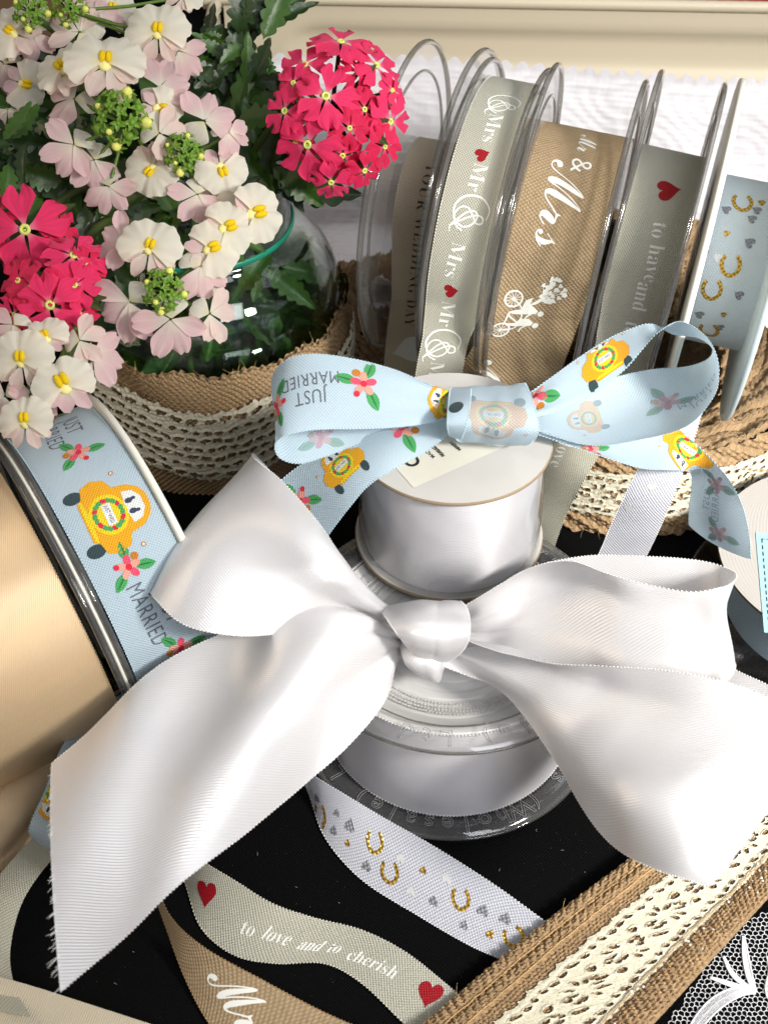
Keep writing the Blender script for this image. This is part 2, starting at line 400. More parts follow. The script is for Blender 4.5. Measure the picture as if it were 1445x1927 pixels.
# ------------------------------------------------------------------ ribbon surfaces
def crs(P, per):
    P = np.asarray(P, float); out = []; n = len(P)
    for i in range(n-1):
        p1, p2 = P[i], P[i+1]; p0 = P[i-1] if i else 2*p1-p2; p3 = P[i+2] if i+2 < n else 2*p2-p1
        t = (np.arange(per)/per).reshape(-1, *([1]*(P.ndim-1)))
        out.append(.5*(2*p1+(p2-p0)*t+(2*p0-5*p1+4*p2-p3)*t*t+(3*p1-p0-3*p2+p3)*t**3))
    out.append(P[-1][None]); return np.concatenate(out)
class Ribbon:
    """rows: (A, B[, bulge[, skew]]) where A and B are 3-vectors or (px,py,z)"""
    def __init__(s, rows, per=10, nv=24, px=True, disp=None, noise_amp=0, keep3d=False):
        A = [PT(*r[0]) if px else r[0] for r in rows]; B = [PT(*r[1]) if px else r[1] for r in rows]
        bl = [r[2] if len(r) > 2 else 0 for r in rows]; b2 = [r[3] if len(r) > 3 else 0 for r in rows]
        A = crs(A, per); B = crs(B, per); bl = crs(np.array(bl, float)[:, None], per)[:, 0]; b2 = crs(np.array(b2, float)[:, None], per)[:, 0]
        m = len(A); v = np.linspace(0, 1, nv+1)
        Pm = A[:, None]*(1-v)[None, :, None]+B[:, None]*v[None, :, None]
        N = s._norm(Pm)
        Nm = N[:, nv//2][:, None]
        prof = 4*v*(1-v)
        Pm = Pm+Nm*(bl[:, None]*prof[None]+b2[:, None]*np.sin(2*PI*v)[None])[..., None]
        mid = Pm[:, nv//2]; s.S = np.concatenate([[0], np.cumsum(np.linalg.norm(np.diff(mid, axis=0), axis=1))])
        s.W = np.linalg.norm(B-A, axis=1)
        s.P = Pm; s.v = v; s.n = m; s.nv = nv
        if disp is not None:
            s.N = s._norm(s.P); s.P = s.P+s.N*disp(s.S[:, None]/s.S[-1], v[None, :])[..., None]
        s.N = s._norm(s.P); s.J = PJ(s.P)
    @staticmethod
    def _norm(P):
        du = np.gradient(P, axis=0); dv = np.gradient(P, axis=1); N = np.cross(du, dv)
        return N/(np.linalg.norm(N, axis=-1)[..., None]+1e-15)
    def at(s, S, V):
        i = np.clip(np.interp(S, s.S, np.arange(s.n)), 0, s.n-1.001); j = np.clip(V, 0, 1)*s.nv*.9999
        a = i.astype(int); b = j.astype(int); fa = (i-a)[:, None]; fb = (j-b)[:, None]
        def L(Q): return (Q[a, b]*(1-fa)*(1-fb)+Q[a+1, b]*fa*(1-fb)+Q[a, b+1]*(1-fa)*fb+Q[a+1, b+1]*fa*fb)
        return L(s.P), L(s.N), np.interp(S, s.S, s.W)
    def find(s, px, py, lo=0, hi=1):
        a = int(lo*(s.n-1)); b = int(hi*(s.n-1))+1
        J = s.J[a:b]; d = np.hypot(J[..., 0]-px, J[..., 1]-py)
        dep = (s.P[a:b]-CAM)@FW
        sc = d+np.where(d < d.min()+6, 0, 1e6)+dep*2000*(d < d.min()+6)*.2
        i, j = np.unravel_index(sc.argmin(), d.shape); i += a
        return i, j
    def decal(s, mb, L, px, py, dx, dy, scale=1, mirror=False, back=False, off=.00012, lo=0, hi=1, lim=.0016, step=.00003):
        i, j = s.find(px, py, lo, hi); i = min(max(i, 1), s.n-2); jj = min(max(j, 1), s.nv-1)
        ds = s.S[i+1]-s.S[i-1]; dv = 2/s.nv*s.W[i]
        Ju = (s.J[i+1, jj]-s.J[i-1, jj])/ds; Jv = (s.J[i, jj+1]-s.J[i, jj-1])/dv
        e1 = np.linalg.solve(np.stack([Ju, Jv], 1), np.array([dx, dy], float)); e1 = unit(e1)
        e2 = np.array([-e1[1], e1[0]])
        # un-mirrored on screen: image of e2 must be 90 deg counter-clockwise (y down)
        q1 = Ju*e1[0]+Jv*e1[1]; q2 = Ju*e2[0]+Jv*e2[1]
        if (q1[0]*q2[1]-q1[1]*q2[0]) > 0: e2 = -e2
        if mirror: e2 = -e2
        side = 1 if s.N[i, jj]@(CAM-s.P[i, jj]) > 0 else -1
        for (V, F), mt, lay in L:
            V = np.asarray(V)*scale; V2, F2 = refine(V, F, lim)
            S = s.S[i]+V2[:, 0]*e1[0]+V2[:, 1]*e2[0]; W0 = np.interp(np.clip(S, 0, s.S[-1]), s.S, s.W)
            T = s.v[j]+(V2[:, 0]*e1[1]+V2[:, 1]*e2[1])/W0
            ok = (S > 0) & (S < s.S[-1]) & (T > .01) & (T < .99)
            P, N, _ = s.at(S, T); N = N/(np.linalg.norm(N, axis=1)[:, None]+1e-12)
            F3 = [f for f in F2 if all(ok[k] for k in f)]
            if not F3: continue
            mm = M[mt+'_back'] if back and mt+'_back' in M else M[mt]
            mb.add(P+N*side*(off+lay*step)+N*side*V2[:, 2][:, None], F3, mm, np.stack([S, T*float(np.median(s.W))], -1))
    def mesh(s, mat, edge=None, mb=None, pitch=.00105, er=.00031, edges=(0, 1)):
        mb = mb or MB()
        U = np.repeat(s.S[:, None], s.nv+1, 1); Wm = np.median(s.W); V = np.repeat((s.v*Wm)[None], s.n, 0)
        mb.grid(s.P, mat, U, V)
        if edge:
            for t in edges:
                k = int(s.S[-1]/pitch); SS = (np.arange(k)+.5)*pitch
                P, N, W = s.at(SS, np.full(k, float(t))); P2, _, _ = s.at(SS+pitch*.3, np.full(k, float(t)))
                for p, q, n in zip(P, P2, N):
                    d = unit(q-p)*er*1.35; n = unit(n)*er*.55; c = unit(np.cross(d, n))*er
                    mb.add([p+d, p-d, p+n, p-n, p+c, p-c], [(0, 2, 4), (2, 1, 4), (1, 3, 4), (3, 0, 4), (2, 0, 5), (1, 2, 5), (3, 1, 5), (0, 3, 5)], edge)
        return mb
def refine(V, F, lim):
    F = [f if len(f) == 3 else None for f in F if len(f) == 3]+[t for f in F if len(f) > 3 for t in [(f[0], f[k], f[k+1]) for k in range(1, len(f)-1)]]
    V = list(map(tuple, V)); 
    for _ in range(6):
        cache = {}; out = []; ch = False
        for f in F:
            d = [math.dist(V[f[k]], V[f[(k+1) % 3]]) for k in range(3)]; k = d.index(max(d))
            if d[k] > lim:
                ch = True; a, b, c = f[k], f[(k+1) % 3], f[(k+2) % 3]; key = (min(a, b), max(a, b))
                if key not in cache: V.append(tuple((x+y)/2 for x, y in zip(V[a], V[b]))); cache[key] = len(V)-1
                q = cache[key]; out += [(a, q, c), (q, b, c)]
            else: out.append(f)
        F = out
        if not ch: break
    return np.array(V), F

# ------------------------------------------------------------------ lace, jute
def lace_field(u, v, W, per=.0185):
    """u, v in metres; returns (hole mask, height) of a crocheted cotton band W wide"""
    t = v/W
    sc = .05+.035*np.abs(np.sin(PI*u/.0042)); hole = (t < sc) | (t > 1-sc)
    H = np.zeros_like(u*1.0)+0*v
    def ho(cx, cy, rx, ry, rot=0, p=None):
        nonlocal hole, H
        p = p or per
        x = (u-cx+p/2) % p-p/2; y = v-cy; c, s_ = math.cos(rot), math.sin(rot)
        d = np.sqrt(((x*c+y*s_)/rx)**2+((-x*s_+y*c)/ry)**2); hole = hole | (d < 1)
        H = H+.00045*np.exp(-((d-1.30)/.28)**2)
    for q in (.2, .8): ho(.0, q*W, .0011, .00075, 0, .0040)
    c0 = W*.5
    for k in range(8):
        a = 2*PI*k/8+.39; ho(.0+.0040*math.cos(a), c0+.0042*math.sin(a), .00115, .00062, a)
    for sy in (-1, 1):
        ho(per/2, c0+sy*W*.13, .0016, .0010, sy*.5); ho(per/2-.0034, c0+sy*W*.03, .0009, .0008); ho(per/2+.0034, c0+sy*W*.04, .0010, .0008)
    H = H+.00016*np.sin(2*PI*(u+v)/.0011)*np.sin(2*PI*(u-v)/.0011)+.00012*np.sin(2*PI*u/.0007+3*np.sin(v*900))
    H = H+.00018*np.exp(-((t-.12)/.03)**2)+.00018*np.exp(-((t-.88)/.03)**2)
    return hole, H
def net_field(u, v, W):
    t = v/W; sc = .035+.03*np.abs(np.sin(PI*u/.0040)); hole = (t < sc) | (t > 1-sc); H = .00015*np.sin(u*2600+v*900)+.00012*np.sin(v*3100-u*700)
    for k, (tt, rx, ry, p) in enumerate(((.14, .0023, .0012, .0064), (.27, .0016, .0008, .0048), (.38, .0017, .0009, .0048), (.49, .0017, .0009, .0048), (.60, .0017, .0009, .0048), (.71, .0016, .0008, .0048), (.85, .0022, .0011, .0060))):
        x = (u+(k % 2)*p/2+.0004*np.sin(u*170+k)) % p-p/2; y = v-tt*W+.0004*np.sin(u*260+k*2); d = np.sqrt((x/rx)**2+(y/ry)**2)+.12*np.sin(u*3300+k)
        hole = hole | (d < 1); H = H+.0005*np.exp(-((d-1.35)/.30)**2)
    return hole, H
def lace_on(fn, L, W, mat, cell=.00030, u0=0, wob=0.0, field=None):
    """fn(u,t)->(points, normals)"""
    nu = int(L/cell); nv = int(W/cell)
    u = u0+np.arange(nu+1)*L/nu; v = np.arange(nv+1)*W/nv; UU, VV = np.meshgrid(u, v, indexing='ij')
    wu = UU+.0005*np.sin(VV*700+UU*210)+.0003*np.sin(UU*1300); wv = VV+.0004*np.sin(UU*530+VV*310)
    hole, H = (field or lace_field)(wu, wv, W)
    P, N = fn((UU-u0).ravel(), (VV/W).ravel())
    P = (P+N*(H.ravel()[:, None]+.0005+wob*RNG.normal(size=(H.size, 1)))).reshape(nu+1, nv+1, 3)
    hc = hole[:-1, :-1] | hole[1:, 1:]
    mb = MB(); mb.grid(P, mat, u, v, mask=~hc); return mb
def fuzz(mb, pts, nrm, n, L, r, mat, seed=0):
    rr = np.random.default_rng(seed)
    for k in rr.integers(0, len(pts), n):
        p = pts[k]; d = unit(nrm[k]*rr.uniform(.2, 1)+rr.normal(size=3)*.9); l = L*rr.uniform(.4, 1); q = rr.normal(size=3)*l*.25
        mb.tube([p, p+d*l*.5+q*.5, p+d*l+q], [r, r*.8, r*.4], mat, 3, False)

# ================================================================== THE SETTING
mb = MB(); mb.grid(np.array([[(x, y, 0) for y in np.linspace(-1.2, 1.6, 9)] for x in np.linspace(-1.6, 1.6, 9)]), M['black'], np.linspace(-1.6, 1.6, 9), np.linspace(-1.2, 1.6, 9))
tag(mb.build('table_cloth', smooth=False), 'plain black cotton cloth covering the whole table', 'tablecloth', kind='structure')
mb = MB(); M['wall'] = plain('dim_brown_wall', sr(58, 44, 34), .9, .1, 3, .3)
mb.box((-2.2, 1.7, -.4), (2.2, 1.75, 2.2), M['wall'])
tag(mb.build('wall', smooth=False), 'dim brown wall far behind the table', 'wall', kind='structure')

# ================================================================== STORAGE BOX, BACKGROUND THINGS
M['box'] = plain('cream_box_plastic', sr(200, 189, 166), .45, .45)
yb = .300; BY = math.radians(-2.5)
Mb = np.array([[math.cos(BY), -math.sin(BY), 0], [math.sin(BY), math.cos(BY), 0], [0, 0, 1]])
bxc = np.array([.07, yb, 0])
box = thing('storage_box', tuple(bxc), 'large cream plastic storage box lying open behind the row of spools', 'storage box')
def bpart(name, fn):
    mb = MB(); fn(mb); return mb.build(name, box, origin=bxc)
def back(mb):   # slightly concave, with a long rounded recess under the rim
    xs = np.linspace(-.165, .30, 94); zs = np.linspace(.004, .117, 40)
    P = np.zeros((94, 40, 3))
    for i, x in enumerate(xs):
        for j, z in enumerate(zs):
            g = 1/(1+math.exp(-(min(x+.13, .24-x, .03)/.0035))) if True else 0
            d = max(abs(x-.0)-.125, 0)**2+max(abs(z-.096)-.003, 0)**2
            rec = .0035/(1+math.exp((math.sqrt(d)-.006)/.0009))
            P[i, j] = Mb@np.array([x, rec+.006*(z/.117), z])+bxc
    mb.grid(P, M['box'])
    Q = P.copy(); Q[..., 1] += .004; mb.grid(Q[::-1], M['box'])
bpart('back_wall', back)
bpart('base', lambda mb: mb.box((-.165, -.045, .001), (.30, .004, .0035), M['box'], Mb, bxc))
def rimf(mb):
    pts = [Mb@np.array(p)+bxc for p in [(-.168, -.05, .112), (-.168, -.02, .1165), (-.1675, .0, .1185), (-.16, .0045, .1195), (0, .0055, .1195), (.30, .0055, .1195)]]
    mb.tube(crs(pts, 8), .0026, M['box'], 10)
    pts = [p+np.array([0, .004, -.004]) for p in pts]; mb.tube(crs(pts, 8), .002, M['box'], 8)
bpart('rim', rimf)
bpart('side_wall', lambda mb: mb.box((-.170, -.05, .002), (-.1665, .004, .112), M['box'], Mb, bxc))

M['brownbox'] = plain('brown_cardboard', sr(112, 86, 62), .85, .2, 40, .12)
M['redcloth'] = plain('red_fabric', sr(176, 22, 22), .8, .2, 60, .2, .002)
M['greybox'] = plain('blue_grey_plastic', sr(70, 78, 92), .6, .3)
def crate(name, x, y, sx, sy, sz, rz, mat, label, cat):
    c = (x, y, 0); mb = MB(); cs, sn = math.cos(rz), math.sin(rz); R3 = np.array([[cs, -sn, 0], [sn, cs, 0], [0, 0, 1]])
    mb.box((-sx/2, -sy/2, .001), (sx/2, sy/2, sz), mat, R3, c)
    for s in (-1, 1): mb.box((-sx/2-.001, s*sy/2-.001 if s < 0 else sy/2-.03, sz+.0006), (sx/2+.001, -sy/2+.03 if s < 0 else sy/2+.001, sz+.003), mat, R3, c)
    o = mb.build(name, smooth=False, origin=c); bv = o.modifiers.new('b', 'BEVEL'); bv.width = .0015; bv.segments = 2
    tag(o, label, cat)
crate('cardboard_box', -.27, .56, .12, .10, .075, .2, M['brownbox'], 'brown cardboard box in the far top left corner behind the flowers', 'box')
crate('cardboard_box', .02, .60, .13, .08, .04, -.1, M['brownbox'], 'low brown cardboard box far behind the cream storage box', 'box')
crate('plastic_crate', -.07, .50, .05, .05, .045, .3, M['greybox'], 'small blue grey plastic crate far behind the pink flowers', 'crate')
# red folded cloth
P = np.zeros((50, 30, 3))
for i in range(50):
    for j in range(30):
        a = i/49*2-1; b = j/29*2-1; e = max(0, 1-a**6)*max(0, 1-b**4)
        P[i, j] = (.185+a*.085, .53+b*.05+.01*math.sin(a*5), .002+e*(.038+.006*math.sin(a*9+b*3)+.004*math.sin(b*14)))
mb = MB(); mb.grid(P, M['redcloth']); tag(mb.build('folded_cloth', origin=(.185, .53, 0)), 'folded red cloth lying far behind the storage box', 'cloth')

# white lace cloth draped in the box
def sheet(cols, rows_z, fn): pass
nx, ny = 300, 190
P = np.zeros((nx+1, ny+1, 3)); msk = np.ones((nx, ny), bool); UU = np.zeros((nx+1, ny+1)); VV = UU.copy()
for i in range(nx+1):
    a = i/nx; x = -.088+a*.40
    for j in range(ny+1):
        b = j/ny; s = b*.150                       # down the cloth from its scalloped top edge
        zt = .098+.0035*math.sin(a*7+.6)-.004*a
        if s < .072: yy = .290-s*.28; zz = zt-s
        else: q = (s-.072)/.078; yy = .270-.040*q-.012*math.sin(q*3); zz = max(.004, zt-.072-.022*q)
        fold = .0042*math.sin(a*24+b*6)*min(1, b*3)+.0030*math.sin(a*41-b*11+2)*min(1, b*2)+.0022*math.sin(a*13+b*19)*min(1, b*2)+.0012*math.sin(b*17+a*13)*min(1, b*3)
        P[i, j] = (x-.012*b*(a < .1)+.004*math.sin(b*8+a*5), yy-fold-.012*a, zz+fold*.5+(.0016*abs(math.sin(PI*a*.40/.0075)) if j == 0 else 0))
        UU[i, j] = a*.40; VV[i, j] = s
        if i < nx and j < ny:
            fx = (a*.40) % .05-.025; fy = (s-.045) % .05-.025; r = math.hypot(fx, fy); th = math.atan2(fy, fx)
# relief of leaves and petals
H = .0004*np.sin(UU*420+6*np.sin(VV*160))*np.sin(VV*500+4*np.sin(UU*140))+.0003*np.sin((UU+VV)*1300)*np.sin((UU-VV)*1300)
P[..., 1] -= H; P[..., 2] += H*.6
# scallop the top edge
P[:, 0, 2] += .0022*np.abs(np.sin(PI*UU[:, 0]/.0075)); P[:, 1, 2] += .0012*np.abs(np.sin(PI*UU[:, 0]/.0075))
mb = MB(); mb.grid(P, M['lace_white'], UU, VV, mask=msk)
tag(mb.build('lace_cloth', origin=(.07, .28, 0)), 'white cotton lace cloth with a scalloped edge lying in the cream storage box', 'lace cloth')

# ================================================================== SPOOLS
def frame(yaw, lean):
    al, la = math.radians(yaw), math.radians(lean)
    q = np.array([math.sin(al), math.cos(al), 0]); h = np.array([math.cos(al), -math.sin(al), 0])
    up = math.cos(la)*np.array([0, 0, 1.])+math.sin(la)*h; return q, up, np.cross(q, up)
def flange(name, parent, c, n, R, mat='clear', hub=.009, steps=(.80,), rimr=.0011, org=None):
    mb = MB()
    if mat == 'clear':
        mb.lathe(c, n, [(hub, 0), (R, 0)], M['clear_in'], 96)
        mb.ring(c, n, R, rimr, M['rim'], 120, 10)
        for s_ in steps: mb.ring(c, n, R*s_, .0006, M['rim'], 110, 6)
        mb.ring(c, n, hub, .0012, M['rim'], 40, 6)
    else:
        t = .0011
        mb.lathe(c, n, [(hub, -t), (R-.0006, -t), (R, -t*.5), (R, t*.5), (R-.0006, t), (hub, t), (hub, -t)], M[mat], 120)
        for s_ in steps: mb.ring(c, n*1., R*s_, .0013, M[mat], 110, 6)
    return mb.build(name, parent, origin=org)
def wound(c, fr, r, w, th0, th1, tail=(), per_deg=6, nv=22, bulge=0, turns_back=True):
    q, up, n = fr; rows = []
    k = int(abs(th1-th0)/per_deg)
    for i in range(k+1):
        t = math.radians(th0+(th1-th0)*i/k); p = c+r*(math.cos(t)*up-math.sin(t)*q)
        rows.append((p-n*w/2, p+n*w/2))
    tl = [(PT(*a), PT(*b)) for a, b in tail]
    if tl:
        a0, b0 = rows[-1]; a1, b1 = tl[0]
        for f in (.2, .4, .6, .8): rows.append((a0*(1-f)+a1*f, b0*(1-f)+b1*f))
    rows += tl
    return Ribbon(rows, 4, nv, px=False)
def standing_spool(x, y, R, yaw, lean, w, r, mat, edge, label, group, th1=200, tail=(), kinds=('clear', 'clear'), decals=(), z0=.048, cat='ribbon spool', down=0, bw=None, loose=0.0012, hub=.009):
    fr = frame(yaw, lean); q, up, n = fr; c = np.array([x, y, z0+R*math.cos(math.radians(lean))])
    t = thing('ribbon_spool', tuple(c-[0, 0, c[2]-z0]), label, cat, group); org = c
    for k, s_ in enumerate((-1, 1)):
        flange('flange', t, c+n*s_*(w/2), n, R, kinds[k], org=org, steps=(.82,) if kinds[k] == 'clear' else (.96,))
    cc = c-up*down; bw = bw or w-.003
    # inner windings
    mb = MB(); rw = r-loose
    prof = [(hub, -bw/2)]+[(hub+(rw-hub)*i/60, -bw/2+.0003*(i % 2)) for i in range(61)]+[(rw, -bw/2), (rw, bw/2)]+[(rw-(rw-hub)*i/60, bw/2-.0003*(i % 2)) for i in range(61)]
    mb.lathe(cc, n, prof, M[mat], 90); mb.build('wound_ribbon', t, origin=org)
    rb = wound(cc, fr, r, bw, -150, th1, tail)
    mb = rb.mesh(M[mat], M[edge] if edge else None)
    for d in decals: rb.decal(mb, *d[:5], **(d[5] if len(d) > 5 else {}))
    mb.build('ribbon', t, origin=org)
    mb = MB(); mb.lathe(c, n, [(hub, -w/2), (hub, w/2)], M['whiteplastic'], 40); mb.build('core', t, origin=org)
    return t, rb
TX = lambda s_, sz, mt='whiteink', **k: single(text2d(s_, sz, **k), mt)
SERIF = lambda s_: ''.join(chr(0x1D400+ord(ch)-65) if 'A' <= ch <= 'Z' else chr(0x1D41A+ord(ch)-97) if 'a' <= ch <= 'z' else ch for ch in s_)
SCRIPT = lambda s_: ''.join(chr(0x1D4D0+ord(ch)-65) if 'A' <= ch <= 'Z' else chr(0x1D4EA+ord(ch)-97) if 'a' <= ch <= 'z' else ch for ch in s_)
GRP = 'ribbon spools standing in a row on the jute roll'
# A: your wedding day
standing_spool(-.0030, .1630, .057, 18, .5, .0215, .023, 'cream', 'grey_edge', 'clear spool with cream ribbon printed in dark capitals, leftmost of the standing row', GRP, 88,
    tail=[((737, 560, .079), (808, 565, .078)), ((727, 640, .059), (800, 645, .058)), ((722, 700, .044), (794, 704, .043)), ((718, 745, .034), (790, 749, .033))],
    decals=[(TX(SERIF('YOUR WEDDING DAY'), .0058, 'browntext', offset=-.012, spacing=1.15), 786, 470, -.10, 1), (single(heart2d(.013), 'whiteink'), 764, 665, .3, 1)], bw=.0185)
# B: Mr & Mrs with hearts
mr = lambda s_: TX(SERIF(s_), .0073, offset=-.010)
standing_spool(.0175, .1465, .0575, 17.5, 2.5, .0210, .0520, 'grey', 'grey_edge', 'clear spool with grey Mr and Mrs ribbon and small red hearts', GRP, 92,
    tail=[((795, 635, .092), (881, 642, .091)), ((784, 692, .080), (869, 700, .079)), ((776, 750, .067), (860, 757, .066))],
    decals=[(amp_print(.0068), 941, 197, -.35, 1), (mr('Mrs'), 927, 243, -.3, 1), (single(heart2d(.0052), 'redink'), 908, 288, -.35, -1),
            (mr('Mr'), 895, 332, -.3, 1), (amp_print(.0075), 879, 402, -.25, 1), (mr('Mrs'), 856, 490, -.25, 1), (single(heart2d(.0052), 'redink'), 849, 546, -.2, -1),
            (mr('Mr'), 838, 590, -.2, 1), (amp_print(.0075), 829, 650, -.2, 1), (mr('Mrs'), 815, 705, -.2, 1)], bw=.0195)
# C: brown hessian Mr & Mrs with tandem
standing_spool(.0444, .1382, .058, 15.7, 4, .0315, .0385, 'hessian', 'hessian_edge', 'clear spool with brown hessian ribbon printed with white script and a tandem bicycle', GRP, 78,
    tail=[((918, 600, .0965), (1087, 612, .0945)), ((888, 655, .084), (1062, 680, .080)), ((850, 722, .068), (1035, 755, .062)), ((815, 790, .053), (1000, 835, .046))],
    decals=[(TX(SCRIPT('Mr'), .010, offset=-.004), 1105, 272, -.25, 1), (TX(SCRIPT('&'), .0105, offset=-.006), 1090, 312, -.2, 1), (TX(SCRIPT('Mrs'), .0215, squeeze=.95, offset=-.005), 1056, 385, -.22, 1),
            (tandem_print(.0070), 975, 600, -.45, 1, dict(lim=.002)), (TX(SCRIPT('Mr'), .014), 915, 712, -.5, 1)], bw=.0315)
# D: to have and to hold
standing_spool(.0749, .1350, .058, 16, 5, .0222, .0330, 'grey', 'grey_edge', 'clear spool with grey ribbon, one large red heart and pale writing', GRP, 82,
    tail=[((1118, 655, .085), (1222, 672, .081)), ((1085, 742, .066), (1180, 770, .060)), ((1042, 820, .053), (1130, 850, .051)), ((1012, 870, .046), (1098, 905, .044)), ((1000, 940, .030), (1062, 975, .026)), ((990, 1010, .014), (1040, 1035, .012))],
    decals=[(single(heart2d(.0085), 'redink'), 1261, 359, -.15, -1), (TX(SERIF('to'), .0076, offset=-.009, squeeze=.9), 1241, 436, -.2, 1), (TX(SERIF('have'), .0076, offset=-.009, squeeze=.9), 1226, 495, -.2, 1), (TX(SERIF('and'), .0076, offset=-.009, squeeze=.9), 1206, 562, -.25, 1), (TX(SERIF('to'), .0076, offset=-.009, squeeze=.9), 1186, 615, -.3, 1), (TX(SERIF('love'), .0070, offset=-.009, squeeze=.9), 1053, 852, -.5, 1)], bw=.0225)
# E: white flange spool with horseshoes
hs = []
for p_, k in [((1395, 380), 's'), ((1377, 497), 's'), ((1338, 543), 's'), ((1335, 622), 's')]: hs.append((single(shoe2d(.0088), 'gold'), *p_, .98, .05))
for px, py, mt, h in [(1364, 395, 'silver', .0036), (1422, 396, 'silver', .0036), (1415, 412, 'silver', .0036), (1368, 437, 'gold', .0024), (1408, 457, 'silver', .0040), (1349, 486, 'silverlight', .0034), (1386, 552, 'silver', .0036), (1312, 590, 'silver', .0038), (1358, 590, 'gold', .0024), (1352, 614, 'silver', .0034), (1430, 380, 'gold', .003), (1316, 470, 'silver', .0034)]:
    hs.append((single(heart2d(h), mt), px, py, -.8, 1))
standing_spool(.1030, .1258, .059, 15.5, 4, .0235, .0300, 'blue_lit', None, 'white spool with pale blue ribbon printed with gold horseshoes, rightmost of the standing row', GRP, 210,
    kinds=('whiteplastic', 'blueplastic'), decals=hs, bw=.0222, down=.004)

# ------------------------------------------------------------------ big jute and lace rolls
def jute_roll(name, c, R, H, label, lace_band=True, a0=-PI, a1=0.0, seed=1):
    t = thing(name, (c[0], c[1], 0), label, 'jute roll', 'rolls of jute and lace trim'); c = np.array([c[0], c[1], 0.]); rg = np.random.default_rng(seed)
    # spiral top
    nr, nt = int((R-.012)/.0006), 420; P = np.zeros((nr, nt+1, 3)); U = np.zeros((nr, nt+1)); V = U.copy(); pit = .0042
    th = np.linspace(0, 2*PI, nt+1); r = np.linspace(.012, R, nr)[:, None]
    ph = (r/pit+th[None]/(2*PI)); rid = np.abs(np.sin(PI*ph))**.6
    hz = .0017*rid+.0010*np.sin(th[None]*130+13*np.floor(ph)+2*np.sin(37*ph))*rid+.0010*np.sin(th[None]*31+7*np.floor(ph))*rid+.0016*np.sin(th[None]*7+np.floor(ph)*2.3)
    hz[-2:] -= .0012
    P[..., 0] = c[0]+r*np.cos(th); P[..., 1] = c[1]+r*np.sin(th); P[..., 2] = H-.0035+hz
    U[:] = r*th[None]; V[:] = r
    mb = MB(); mb.grid(P, M['jute'], U, V); mb.build('coiled_top', t, origin=c)
    # outer side
    th = np.linspace(a0-.6, a1+.6, 500); z = np.linspace(.001, H-.002, 70); TH, Z = np.meshgrid(th, z, indexing='ij')
    bul = R+.0012*np.sin(PI*Z/H)+.0007*np.sin(TH*R/.0011)*np.sin(Z/.0006)+.0006*np.sin(TH*40+Z*900)+.0012*(np.abs(Z-H+.006) < .005)*np.abs(np.sin(TH*R/.0018+Z*900))
    P = np.stack([c[0]+bul*np.cos(TH), c[1]+bul*np.sin(TH), Z], -1)
    mb = MB(); mb.grid(P, M['jute'], TH*R, Z)
    idx = rg.integers(0, P.shape[0]*P.shape[1], 500); pts = P.reshape(-1, 3)[idx]; nr_ = np.stack([np.cos(TH), np.sin(TH), 0*TH], -1).reshape(-1, 3)[idx]
    fuzz(mb, pts, nr_, 420, .005, .00009, M['jute_fibre'], seed)
    mb.build('jute_side', t, origin=c)
    if lace_band:
        L = R*(a1-a0); z0, z1 = lace_band
        def fn(u, v):
            a = a0+u/R; zz = z0+(z1-z0)*v; n = np.stack([np.cos(a), np.sin(a), 0*a], -1)
            return np.stack([c[0]+(R+.0014)*np.cos(a), c[1]+(R+.0014)*np.sin(a), zz], -1), n
        m2 = lace_on(fn, L, (z1-z0)*1.05, M['lace'], .00042, wob=.00006); m2.build('lace_band', t, origin=c)
    return t
jute_roll('jute_roll', (.078, .172), .084, .047, 'large flat roll of jute with cream lace band under the standing spools', (.011, .037), -2.45, -.35, 1)
jute_roll('jute_roll', (-.020, .190), .030, .047, 'small jute roll standing between the glass vase and the spools', None, -3.4, -.2, 2)

# lace cloth corner over the roll at the right
def lcfn(u, v):
    x = .128+u; y = .128+v*.06+.012*np.sin(u*30); z = .057+.006*np.sin(u*60+v*3)+.004*np.sin(v*14+u*40)+.004*v
    return np.stack([x, y, z], -1), np.stack([0*u, 0*u-.4, 0*u+.9], -1)
m2 = lace_on(lcfn, .14, .085, M['lace_white'], .00055, wob=.0001)
tag(m2.build('lace_fabric', origin=(.19, .18, .06)), 'white open lace fabric draped over the jute roll beside the white spool', 'lace fabric')

# ================================================================== STACKED WHITE SATIN SPOOLS
def vert_text(mb, c, z, R0, chars, size, a_mid, mat, flip=True, off=.0002, sp=.8):
    """outlined characters along an arc of radius R0 (centre angle a_mid), tops towards the centre if flip"""
    da = size*sp/R0; n = len(chars)
    for k, ch in enumerate(chars):
        if ch == ' ': continue
        V, F = text2d(ch, size, 0, 1, True)
        if not len(V): continue
        a = a_mid+(k-(n-1)/2)*da*(-1 if flip else 1)
        rad = np.array([math.cos(a), math.sin(a), 0]); tan = np.array([-math.sin(a), math.cos(a), 0])
        ex, ey = (-tan, -rad) if False else ((tan*-1, rad) if flip else (tan, -rad))
        if flip: ex, ey = -tan, rad
        Pp = np.array(c)+rad*R0+V[:, :1]*ex+V[:, 1:2]*ey; Pp[:, 2] = z+off+V[:, 2]*.7
        mb.add(Pp, F, mat)
sp = thing('satin_spool', (0, 0, 0), 'wide spool of white satin with clear flanges lying under the white satin bow', 'ribbon spool', 'stacked white satin spools')
Z3 = np.array([0, 0, 1.])
